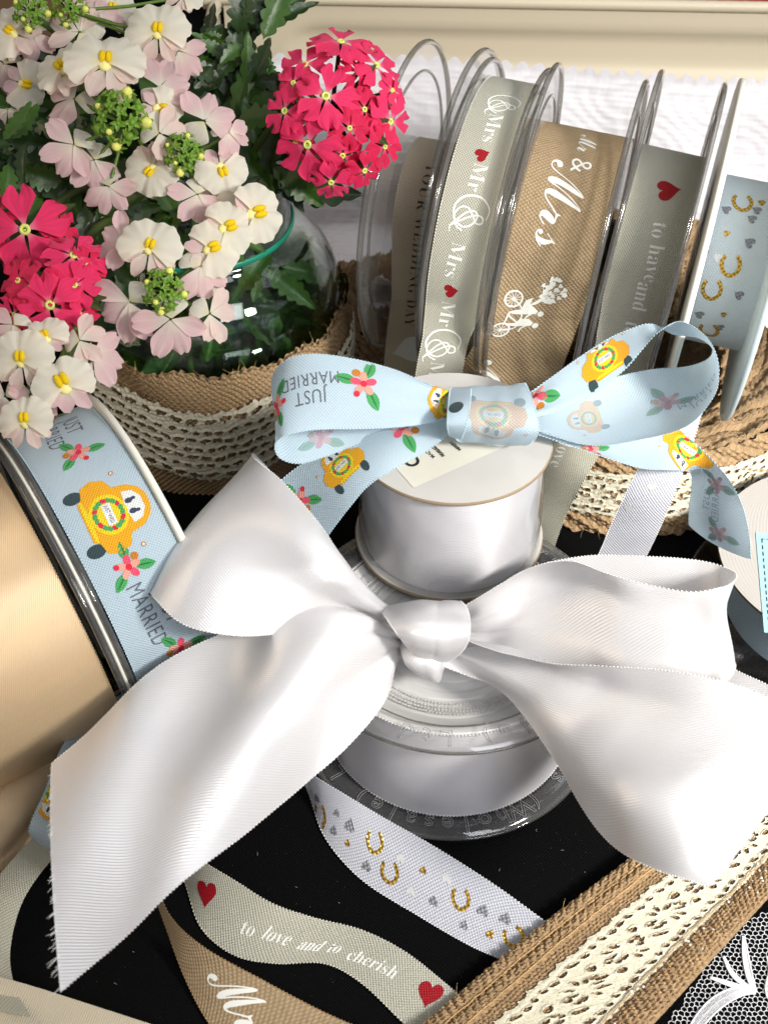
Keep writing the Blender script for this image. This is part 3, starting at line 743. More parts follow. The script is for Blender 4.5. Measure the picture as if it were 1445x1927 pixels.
def hflange(z, R, chars, a_mid, par, extra=''):
    c = np.array([0, 0, z]); mb = MB()
    mb.lathe(c, Z3, [(.010, 0), (R*.80, 0), (R*.803, .0005), (R, .0005), (R, -.0006), (R*.97, -.0006)], M['clear_in'], 140)
    mb.ring(c, Z3, R, .0006, M['rim'], 160, 8); mb.ring(c, Z3, R*.80, .0003, M['rim'], 140, 6)
    f = mb.build('flange', par, origin=c)
    m2 = MB(); vert_text(m2, c, z+.0006, R*.895, chars, .0085, a_mid, M['emboss'], True, sp=.72)
    m2.build('embossed_letters', f, origin=c)
RL = .0505
hflange(.0022, RL, ' Crafts (Wholesale) Ltd h A ', -PI/2-.10, sp)
hflange(.0480, RL, ' Crafts (Wholesale) Ltd ', -PI/2+1.08, sp)
mb = MB(); rr_ = .0425
mb.lathe(np.zeros(3), Z3, [(rr_, .0032), (rr_+.0003, .006), (rr_+.0003, .043), (rr_, .0462)], M['satin_spool'], 200)
pr = [(rr_, .0462)]
for k in range(70):
    r_ = rr_-.0004-k*.00042; pr.append((r_, .0462-.0028*math.sin(min(1, k/50)*1.57)-.0004*(k % 2)-.0012*(k % 9 == 0)))
mb.lathe(np.zeros(3), Z3, pr, M['satin_edge'], 160)
mb.build('wound_ribbon', sp, origin=(0, 0, 0))
mb = MB()
for r_, z_ in ((.0425, .0034), (.0425, .0461), (.034, .0458), (.0325, .0452), (.031, .0448), (.0292, .0444)):
    k = int(2*PI*r_/.0011)
    for i in range(k):
        a = 2*PI*i/k; mb.ell(np.array([r_*math.cos(a), r_*math.sin(a), z_]), np.array([.0004, .0004, .0004]), M['satin_edge'], None, 5, 3)
mb.build('picot_edge', sp, origin=(0, 0, 0))
# upper spool
uc = np.array([.0003, .0410, 0]); UR = .0322; u0, u1 = .0495, .0935
us = thing('satin_spool', (uc[0], uc[1], u0), 'narrow spool of white satin wrapped in clear film with a card top and paper label', 'ribbon spool', 'stacked white satin spools')
for z_ in (u0+.0006, u1):
    mb = MB(); mb.lathe(uc, Z3, [(.0, z_+.0007), (UR-.0003, z_+.0007)], M['card'], 120); mb.lathe(uc, Z3, [(UR-.0003, z_+.0007), (UR, z_+.0003), (UR, z_-.0004), (UR-.0003, z_-.0007)], M['cardedge'], 120); mb.lathe(uc, Z3, [(UR-.0003, z_-.0007), (0, z_-.0007)], M['card'], 120)
    mb.build('card_disc', us, origin=(uc[0], uc[1], z_))
mb = MB(); ur = .0296
mb.lathe(uc, Z3, [(ur-.0004, u0+.0014), (ur, u0+.003), (ur+.0001, u1-.003), (ur-.0004, u1-.001)], M['satin_spool'], 180); mb.build('wound_ribbon', us, origin=(uc[0], uc[1], u0))
# film: crumpled clear wrap
nt, nz = 220, 46; P = np.zeros((nt+1, nz+1, 3))
for i in range(nt+1):
    a = 2*PI*i/nt
    for j in range(nz+1):
        z_ = u0+.0016+(u1-u0-.003)*j/nz; q = j/nz
        wv = .00035*math.sin(3*a+q*5)+.0003*math.sin(7*a-q*9+1)+.0002*math.sin(13*a+q*17)+.00025*abs(math.sin(5*a+q*6))
        rr2 = UR-.0011+wv*.45-.0006*math.sin(PI*q); P[i, j] = (uc[0]+rr2*math.cos(a), uc[1]+rr2*math.sin(a), z_)
mb = MB(); mb.grid(P, M['film']); mb.build('clear_film', us, origin=(uc[0], uc[1], u0))
# label with writing on the card top
zt = u1+.0007; lp = [PT(x, y, zt+.0002) for x, y in ((725, 858), (778, 918), (955, 838), (905, 775))]
mb = MB(); lab = Ribbon([(lp[0], lp[3]), (lp[1], lp[2])], 12, 12, px=False); lab.P[..., 2] += .0; mb.grid(lab.P, M['label'])
d = (.52, -.85)
for s_, sz, x, y, of in (('C', .0066, 778, 871, .03), ('MADE IN', .0019, 803, 853, .01), ('FABRIQUE', .0019, 813, 847, .01), ('REALIZZ', .0019, 825, 843, .01), ('MADY', .0019, 853, 838, .01), ('FAP', .0019, 864, 836, .01)):
    lab.decal(mb, TX(s_, sz, 'ink', offset=of), x, y, -.75, -.66)
lb = mb.build('paper_label', us, origin=(uc[0], uc[1], zt))

# ================================================================== RIBBONS AND BOWS
def fold(n, amp, decay, ph=0.0, base=0.0):
    def f(s_, v): return (amp*np.exp(-s_/decay)+base)*np.sin(v*n*PI+ph+s_*1.5)
    return f
def rib(name, parent, rows, mat, edge, decals=(), per=10, nv=26, disp=None, org=None, pitch=.00105, er=.00031, extra=None, edges=(0, 1)):
    r = Ribbon(rows, per, nv, True, disp); mb = r.mesh(M[mat], M[edge] if edge else None, None, pitch, er, edges)
    for d_ in decals: r.decal(mb, *d_[:5], **(d_[5] if len(d_) > 5 else {}))
    if extra: extra(r, mb)
    return mb.build(name, parent, origin=org), r
# white satin bow
wc = PT(800, 1195, .062)
wb = thing('satin_bow', tuple(wc), 'large white satin bow with frayed tails tied over the stacked white spools', 'bow')
def softwave(a1, a2, a3, k1=3, k2=5):
    def f(s_, v): return a1*np.sin(2*PI*(s_*k1*.5+v*.9))*np.sin(PI*s_)+a2*np.exp(-s_/.25)*np.sin(v*k2*PI+.7)+a3*np.sin(2*PI*(s_*1.3-v*.7)+1.2)*np.sin(PI*s_)
    return f
rib('loop', wb, [((738, 1152, .064), (742, 1182, .060), .002), ((690, 1122, .073), (705, 1184, .064), .006, .002), ((640, 1060, .085), (640, 1185, .069), .010, .003), ((590, 985, .095), (545, 1190, .075), .011, .003),
    ((530, 902, .100), (440, 1194, .080), .009, .002), ((487, 862, .1005), (350, 1176, .083), .006), ((466, 851, .096), (296, 1130, .084), .002), ((472, 856, .088), (290, 1114, .078), -.003), ((520, 905, .082), (350, 1160, .070), -.005), ((612, 1020, .072), (540, 1178, .062), -.004), ((725, 1150, .060), (735, 1185, .055))],
    'satin', 'satin_edge', disp=lambda s_, v: .0036*np.exp(-s_/.13)*(np.abs(np.sin(v*2.6*PI+.7+s_))**.6-.6)+.0024*np.sin(s_*9+v*4)*np.sin(PI*s_), org=wc)
rib('loop', wb, [((858, 1148, .066), (868, 1216, .062), .003), ((892, 1128, .074), (905, 1238, .062), .006), ((942, 1098, .084), (960, 1258, .062), .010, .004), ((1002, 1068, .092), (1040, 1278, .062), .010, .006), ((1070, 1057, .097), (1120, 1292, .063), .006, .007),
    ((1140, 1078, .096), (1200, 1302, .066), .0, .007), ((1220, 1098, .093), (1280, 1303, .070), -.004, .005), ((1300, 1111, .093), (1335, 1293, .075), -.002, .003), ((1355, 1104, .094), (1362, 1284, .079), .001), ((1379, 1085, .090), (1375, 1262, .075), .001),
    ((1370, 1071, .084), (1370, 1245, .068), 0), ((1320, 1056, .080), (1335, 1262, .062)), ((1220, 1048, .077), (1240, 1258, .057)), ((1100, 1047, .073), (1120, 1250, .054)), ((985, 1074, .067), (1000, 1230, .052)), ((885, 1140, .060), (885, 1200, .050))],
    'satin', 'satin_edge', disp=lambda s_, v: .0042*np.exp(-s_/.11)*(np.abs(np.sin(v*3.1*PI+.4-s_*2))**.6-.6)+.0012*np.sin(s_*11+v*5)*np.sin(PI*s_), org=wc)
FR = []
def fray(r, mb):
    rr = np.random.default_rng(5); k = r.n-1
    for i in range(90):
        v = rr.uniform(.02, .99)
        if v < .55 and rr.random() < .6: continue
        p, n, _ = r.at(np.array([r.S[-1]]), np.array([v])); p0, _, _ = r.at(np.array([r.S[-1]-.004]), np.array([v]))
        d = unit(p[0]-p0[0]); l = rr.uniform(.0004, .0014)*(1+1.2*(v > .72)); j = rr.normal(size=3)*.35
        mb.tube([p[0]-d*.001, p[0]+d*l*.5+j*l*.2, p[0]+(d+j*.6)*l], [.00009, .00008, .00005], M['satin_edge'], 3, False)
rib('tail', wb, [((756, 1200, .068), (750, 1222, .066), .001), ((716, 1183, .070), (745, 1255, .064), .004, .002), ((660, 1155, .073), (726, 1318, .061), .007, .004), ((590, 1132, .076), (662, 1400, .058), .009, .004), ((510, 1144, .077), (580, 1476, .056), .008, .001),
    ((420, 1186, .070), (480, 1550, .060), .006, -.003), ((320, 1247, .064), (370, 1636, .066), .004, -.003), ((210, 1337, .060), (250, 1745, .073), .002, .002), ((97, 1436, .058), (114, 1868, .078), .004)],
    'satin', 'satin_edge', disp=lambda s_, v: .0044*np.exp(-s_/.14)*(np.abs(np.sin(v*2.8*PI+.3+s_*1.5))**.6-.6)+.0022*np.sin(s_*10-v*5+1)*np.sin(PI*s_), org=wc, extra=fray)
rib('tail', wb, [((862, 1206, .072), (800, 1232, .064), .002), ((905, 1222, .075), (872, 1262, .061), .003, .002), ((962, 1241, .079), (930, 1292, .059), .004, .003), ((1042, 1257, .083), (978, 1348, .057), .006, .003), ((1130, 1251, .087), (1032, 1432, .056), .006, .006),
    ((1230, 1249, .089), (1092, 1516, .056), -.002, .009), ((1340, 1275, .089), (1165, 1590, .058), -.008, .008), ((1450, 1315, .086), (1250, 1640, .062), -.007, .004), ((1560, 1372, .082), (1335, 1668, .066), .003, -.002)],
    'satin', 'satin_edge', disp=lambda s_, v: .0038*np.exp(-s_/.14)*(np.abs(np.sin(v*2.6*PI+1.3-s_))**.6-.6)+.0020*np.sin(s_*8+v*5)*np.sin(PI*s_), org=wc)
rib('under_fold', wb, [((1330, 1230, .070), (1300, 1330, .060)), ((1385, 1262, .071), (1380, 1380, .058)), ((1450, 1292, .071), (1470, 1420, .056)), ((1540, 1340, .07), (1560, 1480, .056))], 'satin', 'satin_edge', org=wc)
rib('knot', wb, [((728, 1158, .056), (866, 1148, .056), 0), ((716, 1147, .068), (866, 1131, .072), .0015), ((724, 1160, .079), (880, 1150, .082), .0025), ((742, 1186, .082), (884, 1186, .084), .003, .001), ((762, 1212, .078), (874, 1218, .078), .003), ((776, 1230, .069), (850, 1240, .068), .002), ((782, 1236, .058), (830, 1248, .056), 0)],
    'satin', 'satin_edge', disp=lambda s_, v: .0007*(np.abs(np.sin(v*2.9+s_*1.6+.6))**.6-.7)+.00010*np.sin(v*17-s_*3), org=wc, nv=44, per=14)
rib('knot_pleat', wb, [((752, 1205, .068), (812, 1222, .070), .002), ((757, 1228, .070), (832, 1238, .069), .004), ((768, 1252, .068), (838, 1250, .066), .005), ((790, 1270, .062), (836, 1262, .060), .003), ((800, 1274, .052), (825, 1268, .052), 0)],
    'satin', 'satin_edge', disp=lambda s_, v: .0005*np.sin(v*3*PI+s_*3), org=wc)

# pale blue bow
bc = PT(925, 790, .1)
bb = thing('printed_bow', tuple(bc), 'pale blue bow printed with yellow cars and flowers on top of the white spool', 'bow')
def MR(L, **k): return dict(back=True, mirror=True, **k)
FL = flower_print
rib('loop', bb, [((848, 738, .108), (848, 790, .106), .001), ((800, 722, .114), (790, 799, .108), .003), ((740, 696, .120), (730, 804, .110), .004), ((670, 675, .124), (660, 807, .112), .003), ((600, 665, .126), (600, 808, .114), .001), ((549, 672, .124), (552, 814, .114)), ((521, 694, .118), (526, 824, .112)),
    ((513, 722, .110), (517, 840, .106)), ((519, 742, .104), (528, 862, .102), -.001), ((560, 752, .1), (566, 871, .1), -.002), ((620, 756, .099), (625, 854, .098), -.002), ((700, 760, .099), (700, 826, .098), -.001), ((780, 762, .099), (775, 808, .098)), ((846, 765, .1), (846, 795, .1))],
    'blue', 'blue_edge', [([x for x in jm_print(.0064) if x[1] == 'grey_text'], 580, 728, -1, .18, dict(hi=.5)), (FL(.0065), 682, 722, .3, 1, dict(hi=.5)), (FL(.0062), 520, 765, .2, -1, dict(hi=.55)),
     (car_print(.0085), 838, 755, -.2, -1, dict(hi=.45)), (FL(.006), 605, 826, 1, 0, dict(lo=.5, back=True, mirror=True))], disp=lambda s_, v: .0008*np.exp(-s_/.12)*np.sin(v*4*PI)+.0004*np.sin(s_*14+v*5), org=bc)
rib('tail', bb, [((846, 790, .104), (846, 816, .102)), ((790, 799, .103), (802, 849, .099), .001), ((720, 812, .1), (737, 885, .096), .002), ((650, 830, .096), (692, 915, .092), .002), ((590, 860, .090), (657, 955, .086), .001), ((545, 890, .084), (630, 990, .08)), ((508, 925, .078), (605, 1025, .074), -.001), ((478, 960, .072), (583, 1052, .068))],
    'blue', 'blue_edge', [(FL(.0068), 758, 806, -.9, -.3), (car_print(.0085), 638, 872, .75, -.75), (FL(.0062), 568, 942, -.5, -.9), ([x for x in jm_print(.0055) if x[1] == 'grey_text'], 522, 985, -.6, .75)], org=bc)
rib('loop', bb, [((998, 738, .108), (1004, 786, .106)), ((1040, 708, .114), (1052, 773, .106), .001), ((1090, 672, .120), (1112, 743, .109), .002), ((1145, 637, .126), (1172, 698, .115), .001), ((1192, 617, .130), (1210, 655, .123)), ((1228, 610, .130), (1236, 627, .130)), ((1266, 629, .116), (1278, 605, .134)),
    ((1312, 636, .110), (1322, 628, .130)), ((1339, 656, .104), (1346, 664, .124)), ((1330, 676, .100), (1352, 705, .118), -.001), ((1290, 690, .098), (1340, 750, .112), -.003), ((1228, 695, .098), (1290, 803, .106), -.004), ((1156, 711, .098), (1200, 828, .101), -.004), ((1090, 742, .100), (1110, 838, .100), -.002), ((1012, 786, .102), (1015, 813, .102))],
    'blue', 'blue_edge', [(FL(.0068), 1008, 745, .2, -1, dict(hi=.4)), (car_print(.0090), 1136, 668, .75, -.5, dict(hi=.42)), (FL(.0068), 1255, 758, .9, -.2, dict(lo=.5, back=True, mirror=True)),
     ([x for x in jm_print(.0058) if x[1] == 'grey_text'], 1322, 745, .75, -.65, dict(lo=.5, back=True, mirror=True)), (car_print(.0080), 1105, 790, .3, 1, dict(lo=.5, back=True, mirror=True))], disp=lambda s_, v: .0007*np.exp(-s_/.1)*np.sin(v*4*PI), org=bc, per=12)
rib('tail', bb, [((1010, 798, .101), (1012, 818, .100)), ((1060, 812, .099), (1065, 836, .098)), ((1130, 818, .096), (1130, 858, .095), .001), ((1200, 810, .094), (1200, 880, .092), .001), ((1262, 800, .092), (1250, 884, .090), .001), ((1305, 832, .091), (1278, 885, .087), .001), ((1345, 872, .089), (1297, 888, .080), 0), ((1376, 910, .085), (1301, 905, .071), -.001),
    ((1398, 958, .077), (1298, 938, .063), -.003), ((1409, 1008, .067), (1295, 965, .056), -.003), ((1412, 1053, .058), (1295, 988, .050), -.002)],
    'blue', 'blue_edge', [(FL(.005), 1110, 846, 1, .2, dict(hi=.5)), (car_print(.0088), 1290, 850, -.8, -.6, dict(hi=.66)), (FL(.0055), 1350, 912, 1, .2, dict(lo=.6, back=True, mirror=True)), ([x for x in jm_print(.0050) if x[1] == 'grey_text'], 1338, 945, -.1, 1, dict(lo=.6, back=True, mirror=True)), (FL(.0055), 1352, 1005, 1, .3, dict(lo=.6, back=True, mirror=True))], org=bc, per=12)
rib('knot', bb, [((852, 742, .098), (985, 735, .098)), ((848, 731, .108), (988, 722, .110), 0), ((843, 762, .1135), (1004, 760, .1155), .0006), ((846, 800, .112), (1014, 808, .112), .0006), ((860, 828, .103), (996, 836, .103), 0), ((880, 834, .096), (970, 838, .096))],
    'blue', 'blue_edge', [(car_print(.0105), 930, 785, 1, .1, dict(back=True, mirror=True))], disp=lambda s_, v: .0007*(np.abs(np.sin(v*3.4+s_*2.2+.3))**.6-.7)+.00015*np.sin(v*21+s_*4), org=bc)
rib('knot_fold', bb, [((846, 733, .1102), (886, 731, .1112)), ((843, 765, .1157), (884, 762, .1168), .0004), ((841, 800, .1142), (877, 800, .1152)), ((846, 822, .106), (868, 828, .107))], 'blue', 'blue_edge', [(single(circ(0, 0, .0022, .003), 'tyre_print'), 858, 764, 1, 0)], org=bc)

# loose ribbons on the table
def loose(name, rows, mat, edge, decals, label, cat='ribbon', extra=None, **k):
    p = PT(*rows[len(rows)//2][0]); o, r = rib(name, None, rows, mat, edge, decals, org=p, extra=extra, **k); tag(o, label, cat); return o
HS = []
for x, y in ((603, 1535), (706, 1585), (738, 1643), (866, 1690), (968, 1765)): HS.append((single(shoe2d(.0078), 'gold'), x, y, .98, .12 if x < 900 else -.3))
for x, y, mt, h in ((597, 1500, 'silver', .003), (592, 1532, 'silver', .0025), (634, 1528, 'silver', .0026), (660, 1552, 'silver', .0042), (625, 1560, 'silver', .003), (655, 1586, 'gold', .0022), (686, 1625, 'silver', .0036), (757, 1612, 'silverlight', .0034), (800, 1637, 'gold', .0026), (769, 1672, 'silverlight', .0034), (845, 1655, 'silverlight', .0036),
                    (812, 1695, 'silver', .0036), (909, 1713, 'silver', .0040), (949, 1725, 'silver', .0040), (871, 1738, 'silver', .0032), (926, 1760, 'gold', .0030), (560, 1470, 'silver', .003)): HS.append((single(heart2d(h), mt), x, y, -.9, -.45))
loose('horseshoe_ribbon', [((545, 1425, .012), (560, 1440, .004)), ((588, 1458, .014), (583, 1500, .001)), ((645, 1493, .012), (612, 1577, .001), .001), ((720, 1538, .008), (680, 1655, .001), .001), ((820, 1595, .005), (785, 1722, .001)), ((930, 1665, .004), (880, 1777, .001)), ((1030, 1737, .004), (960, 1815, .001)), ((1120, 1800, .004), (1050, 1880, .001))],
      'white_taf', 'white_edge', HS, 'white ribbon printed with small gold horseshoes and grey hearts lying on the black cloth')
loose('white_ribbon', [((1245, 775, .096), (1322, 770, .096)), ((1215, 850, .086), (1296, 855, .086)), ((1178, 925, .072), (1266, 935, .072), .001), ((1148, 990, .055), (1238, 1000, .055), .001), ((1124, 1046, .040), (1214, 1050, .040)), ((1080, 1120, .018), (1178, 1130, .018)), ((1050, 1180, .003), (1150, 1195, .003))],
      'white_taf', 'white_edge', [(single(heart2d(.0035), 'silverlight'), 1225, 915, 1, 0), (single(heart2d(.003), 'silverlight'), 1180, 958, 1, 0)], 'plain white ribbon hanging down over the jute roll between the two bows')
loose('verse_ribbon', [((340, 1590, .012), (330, 1612, .004)), ((385, 1623, .014), (350, 1667, .001)), ((440, 1656, .012), (378, 1745, .001), .001), ((512, 1700, .009), (440, 1797, .001), .001), ((590, 1727, .006), (520, 1813, .001)), ((680, 1750, .005), (610, 1813, .001)), ((760, 1790, .005), (680, 1850, .001)), ((832, 1846, .004), (760, 1926, .001)), ((900, 1905, .004), (840, 2000, .001))],
      'grey', 'grey_edge', [(single(heart2d(.0082), 'redink'), 388, 1684, .97, .28), (TX(SERIF('to'), .0068, offset=-.007, squeeze=.78), 465, 1746, .95, .32), (TX(SERIF('love'), .0068, offset=-.007, squeeze=.78), 524, 1763, .96, .28), (TX(SERIF('and'), .0060, offset=-.007, squeeze=.76), 583, 1777, .99, .12), (TX(SERIF('to'), .0060, offset=-.007, squeeze=.76), 632, 1784, .98, .18), (TX(SERIF('cherish'), .0062, offset=-.007, squeeze=.78), 700, 1809, .92, .40), (single(heart2d(.0082), 'redink'), 806, 1873, .93, .3)], 'grey ribbon with two red hearts and a white verse curving over the black cloth')
loose('hessian_ribbon', [((292, 1655, .022), (286, 1672, .020)), ((322, 1725, .018), (312, 1745, .010)), ((385, 1783, .014), (350, 1845, .003)), ((490, 1842, .010), (400, 1935, .001)), ((625, 1912, .006), (480, 2020, .001)), ((760, 1965, .004), (620, 2090, .001))],
      'hessian', 'hessian_edge', [(TX(SCRIPT('Mr'), .017), 450, 1880, .55, .83)], 'brown hessian ribbon end with white script letters in the bottom left foreground')
loose('sheer_ribbon', [((95, 1545, .022), (150, 1570, .022)), ((40, 1600, .016), (92, 1625, .016)), ((-15, 1670, .008), (42, 1700, .008), .001), ((-45, 1760, .005), (20, 1790, .005), .001), ((-40, 1840, .006), (30, 1860, .006)), ((-10, 1900, .008), (60, 1915, .008))], 'grey', None, [], 'dull grey ribbon curling beside the champagne satin at the left edge')
loose('taupe_ribbon', [((-120, 1800, .012), (-150, 1900, .004)), ((-20, 1832, .010), (-60, 1930, .003), .001), ((70, 1858, .008), (10, 1985, .002), .001), ((170, 1890, .006), (110, 2030, .001)), ((300, 1932, .005), (240, 2070, .001))], 'cream', None, [], 'taupe ribbon crossing the bottom left corner of the black cloth')

# champagne satin roll and its loose end, just married spool
fr = frame(-31, -6.5); q_, up_, n_ = fr; bcn = np.array([-.1115, .0225, .0537]); RB = .054; WB = .031
js = thing('ribbon_spool', (bcn[0], bcn[1], 0), 'pale blue spool printed with a yellow wedding car standing on edge beside the champagne satin', 'ribbon spool')
for s_ in (-1, 1):
    flange('flange', js, bcn+n_*s_*WB/2, n_, RB, 'whiteplastic' if s_ > 0 else 'clear', org=bcn, steps=() if s_ > 0 else (.965,), rimr=.0009)
mb = MB(); mb.ring(bcn-n_*(WB/2+.0032), n_, RB*.985, .0011, M['rim'], 120, 8); mb.lathe(bcn-n_*(WB/2+.0016), n_, [(RB*.982, -.0016), (RB*.985, .0016)], M['clear_in'], 120); mb.ring(bcn-n_*(WB/2+.0016), n_, RB*.99, .0006, M['whiteplastic'], 120, 6); mb.build('clear_cover', js, origin=bcn)
rb = wound(bcn, fr, RB-.0022, WB-.0035, -170, 178)
mb = rb.mesh(M['blue'], M['blue_edge'])
for d_ in [(car_print(.0125), 212, 968, .42, .90), (jm_print(.0075), 296, 1146, .45, .95), (jm_print(.0075), 116, 806, .45, .95)]: rb.decal(mb, *d_)
mb.build('ribbon', js, origin=bcn)
mb = MB(); mb.lathe(bcn, n_, [(.012, -WB/2), (.012, WB/2)], M['whiteplastic'], 40); mb.build('core', js, origin=bcn)
RC = .0488; c2 = bcn-n_*(WB/2+.006); L2 = .075
cr = thing('satin_roll', (c2[0], c2[1], 0), 'thick roll of champagne gold satin lying at the left edge', 'satin roll')
a = c2-n_*L2/2
rc = wound(a, fr, RC, L2, -175, 175); mb = rc.mesh(M['champagne'], M['champ_edge']); mb.build('satin', cr, origin=c2)
mb = MB()
for s_ in (-1, 1): mb.lathe(a+n_*s_*(L2/2-.0006), n_, [(.010+(RC-.011)*i/50, .0004*(i % 2)*s_) for i in range(51)], M['champagne'], 90)
mb.build('rolled_edge', cr, origin=c2)
mb = MB(); mb.lathe(a, n_, [(.010, -L2/2), (.010, L2/2)], M['card'], 40); mb.build('core', cr, origin=c2)
loose('champagne_ribbon', [((-110, 1380, .050), (240, 1290, .030), .004), ((-130, 1455, .034), (160, 1362, .026), -.004, .003), ((-140, 1545, .022), (112, 1450, .020), .006, .003), ((-160, 1640, .012), (88, 1530, .012), .003, -.002), ((-200, 1740, .006), (60, 1592, .006), .002), ((-260, 1850, .003), (-5, 1660, .003))],
      'champagne', 'champ_edge', [], 'loose end of champagne satin spilling below its roll at the left edge', 'ribbon', disp=lambda s_, v: .003*np.sin(s_*7+v*6)*np.sin(PI*s_))
loose('printed_ribbon', [((300, 1285, .022), (360, 1360, .018)), ((235, 1305, .030), (330, 1370, .022)), ((170, 1340, .034), (280, 1420, .026)), ((118, 1405, .038), (230, 1490, .030)), ((85, 1490, .040), (195, 1560, .034)), ((60, 1545, .040), (175, 1610, .036)), ((58, 1572, .036), (160, 1640, .032)), ((85, 1592, .028), (180, 1655, .024)), ((130, 1600, .02), (220, 1650, .018))],
      'blue', 'blue_edge', [(car_print(.009), 108, 1500, -.8, -.4, dict(hi=.6))], 'curl of pale blue printed ribbon peeping out under the left white satin tail')

# right edge: carded spool with blue label, smoky flange
cc = PT(1592, 1045, .030); cs_ = thing('carded_spool', (cc[0], cc[1], 0), 'spool with a linen patterned card face and pale blue stitched label at the right edge', 'ribbon spool')
M['linen'] = weave('linen_card', sr(176, 171, 165), .0013, .0009, .00003, .10, .8, .2, 0, 'rib', 0, stain=.5)
mb = MB(); RR = .0455
xs = np.linspace(-1, 1, 60); Pg = [[cc+np.array([x*RR*math.sqrt(max(0, 1-(y*.9999)**2)), y*RR, .0006]) for y in xs] for x in xs]
mb.grid(Pg, M['linen'], np.repeat((xs*RR)[:, None], 60, 1), np.repeat((xs*RR)[None], 60, 0)); mb.lathe(cc, Z3, [(RR, .0006), (RR, -.0006), (.0, -.0006)], M['cardedge'], 100)
mb.build('card_face', cs_, origin=cc)
mb = MB(); mb.lathe(cc-Z3*.03, Z3, [(RR*.85, .003), (RR*.85, .0285)], M['blue'], 90); mb.build('ribbon', cs_, origin=cc)
zl = .0309; mb = MB(); lr = Ribbon([((1421, 1002, zl), (1437, 1190, zl)), ((1480, 1006, zl), (1500, 1196, zl)), ((1560, 1012, zl), (1580, 1204, zl))], 10, 12); mb.grid(lr.P, plain('blue_label', sr(158, 196, 208), .6))
for a_, b_ in (((1433, 1014), (1447, 1185)), ((1433, 1014), (1550, 1022))):
    for k in range(14 if a_[0] != b_[0] else 1):
        f0, f1 = k/14, k/14+.04; p0 = PT(a_[0]+(b_[0]-a_[0])*f0, a_[1]+(b_[1]-a_[1])*f0, zl+.0002); p1 = PT(a_[0]+(b_[0]-a_[0])*f1, a_[1]+(b_[1]-a_[1])*f1, zl+.0002)
        mb.tube([p0, p1], .00018, M['navy_print'], 4)
mb.build('label', cs_, origin=cc)
mb = MB(); mb.lathe(cc-Z3*.030, Z3, [(.01, .0015), (RR*1.16, .0015), (RR*1.16, .0028), (.01, .0028)], M['smoke'], 120); mb.ring(cc-Z3*.0278, Z3, RR*1.16, .0007, M['rim'], 140, 6); mb.build('flange', cs_, origin=cc)

# jute and lace trim strip in the right foreground
TA = [(560, 2140), (700, 2010), (815, 1912), (1000, 1758), (1195, 1610), (1340, 1496), (1520, 1360)]; TB = [(900, 2260), (1080, 2070), (1225, 1932), (1350, 1795), (1450, 1685), (1560, 1560), (1700, 1430)]
tr = Ribbon([((*a_, .004), (*b_, .004)) for a_, b_ in zip(TA, TB)], 40, 60)
trc = PT(1180, 1760, .002); tm = thing('jute_lace_trim', tuple(trc), 'strip of jute edging with cream crochet lace laid across the right foreground', 'trim')
Lt = tr.S[-1]; Wt = float(np.median(tr.W)); nu, nvv = int(Lt/.00032), int(Wt/.00032)
UU, VV = np.meshgrid(np.linspace(0, Lt, nu), np.linspace(0, 1, nvv), indexing='ij')
P_, N_, _ = tr.at(UU.ravel(), VV.ravel()); N_ = N_*np.sign(N_[:, 2:3]); N_ = N_/np.linalg.norm(N_, axis=1)[:, None]
v_ = VV*Wt; n1 = RNG.normal(size=UU.shape)*.00008
wob_ = .0009*np.sin(UU*170+3*np.sin(UU*61))+.0004*np.sin(UU*700)
thr = np.abs(np.sin(PI*UU/.00145+.35*np.sin(v_*900)))*np.abs(np.sin(PI*v_/.0013+.4*np.sin(UU*800)))
def hem(v0, wv, sl):
    d = (v_-v0)/wv; m_ = np.clip(1-d**2, 0, 1)**.5
    strand = np.abs(np.sin(PI*(UU+sl*(v_-v0))/.0034+1.1*np.sin(UU*83+v_*340)+.8*np.sin(UU*211)))**.7*(.75+.25*np.sin(UU*47+v0*900))
    return m_*(.0016+.0013*strand+.0004*np.sin(UU*2300+v_*3000))
Hh = .0013*thr+np.maximum(hem(.0030, .0030, .55), hem(.0082, .0026, -.55))+hem(Wt-.0055, .0055, .35)
Hh = Hh+n1
P_ = P_+N_*Hh.ravel()[:, None]; P_ = P_.reshape(nu, nvv, 3)
P_[:, 0, 0] += .0004*np.sin(UU[:, 0]*2100); P_[:, 0, 1] += .0006*np.sin(UU[:, 0]*1900)
mb = MB(); mb.grid(P_, M['jute'], UU, v_)
idx = RNG.integers(0, nu*nvv, 900); pf = P_.reshape(-1, 3)[idx]; vsel = (v_.ravel()[idx] < .013) | (v_.ravel()[idx] > Wt-.011); pf = pf[vsel]
fuzz(mb, pf, np.tile([0, 0, 1.], (len(pf), 1)), 260, .0045, .00008, M['jute_fibre'], 9)
for dd in (.0056, .0106, Wt-.0115):   # stitched thread lines
    SS = np.arange(0, Lt, .0025); pp, nn, _ = tr.at(SS, np.full(len(SS), dd/Wt)); mb.tube(pp+np.array([0, 0, .0024])+RNG.normal(size=pp.shape)*.00012, .00022, M['jute_fibre'], 5)
mb.build('jute_strip', tm, origin=trc)
def tfn(u, v):
    pp, nn, _ = tr.at(u, (.0140+v*.0330*Wt/.0575)/Wt); return pp+np.array([0, 0, .0008]), np.tile([0, 0, 1.], (len(pp), 1))
m2 = lace_on(tfn, Lt*.98, .0330*Wt/.0575, M['lace'], .00026, wob=.00006); m2.build('lace_band', tm, origin=trc)
mg = MB(); M['glue'] = plain('clear_glue', (.8, .78, .74), .08, .8)
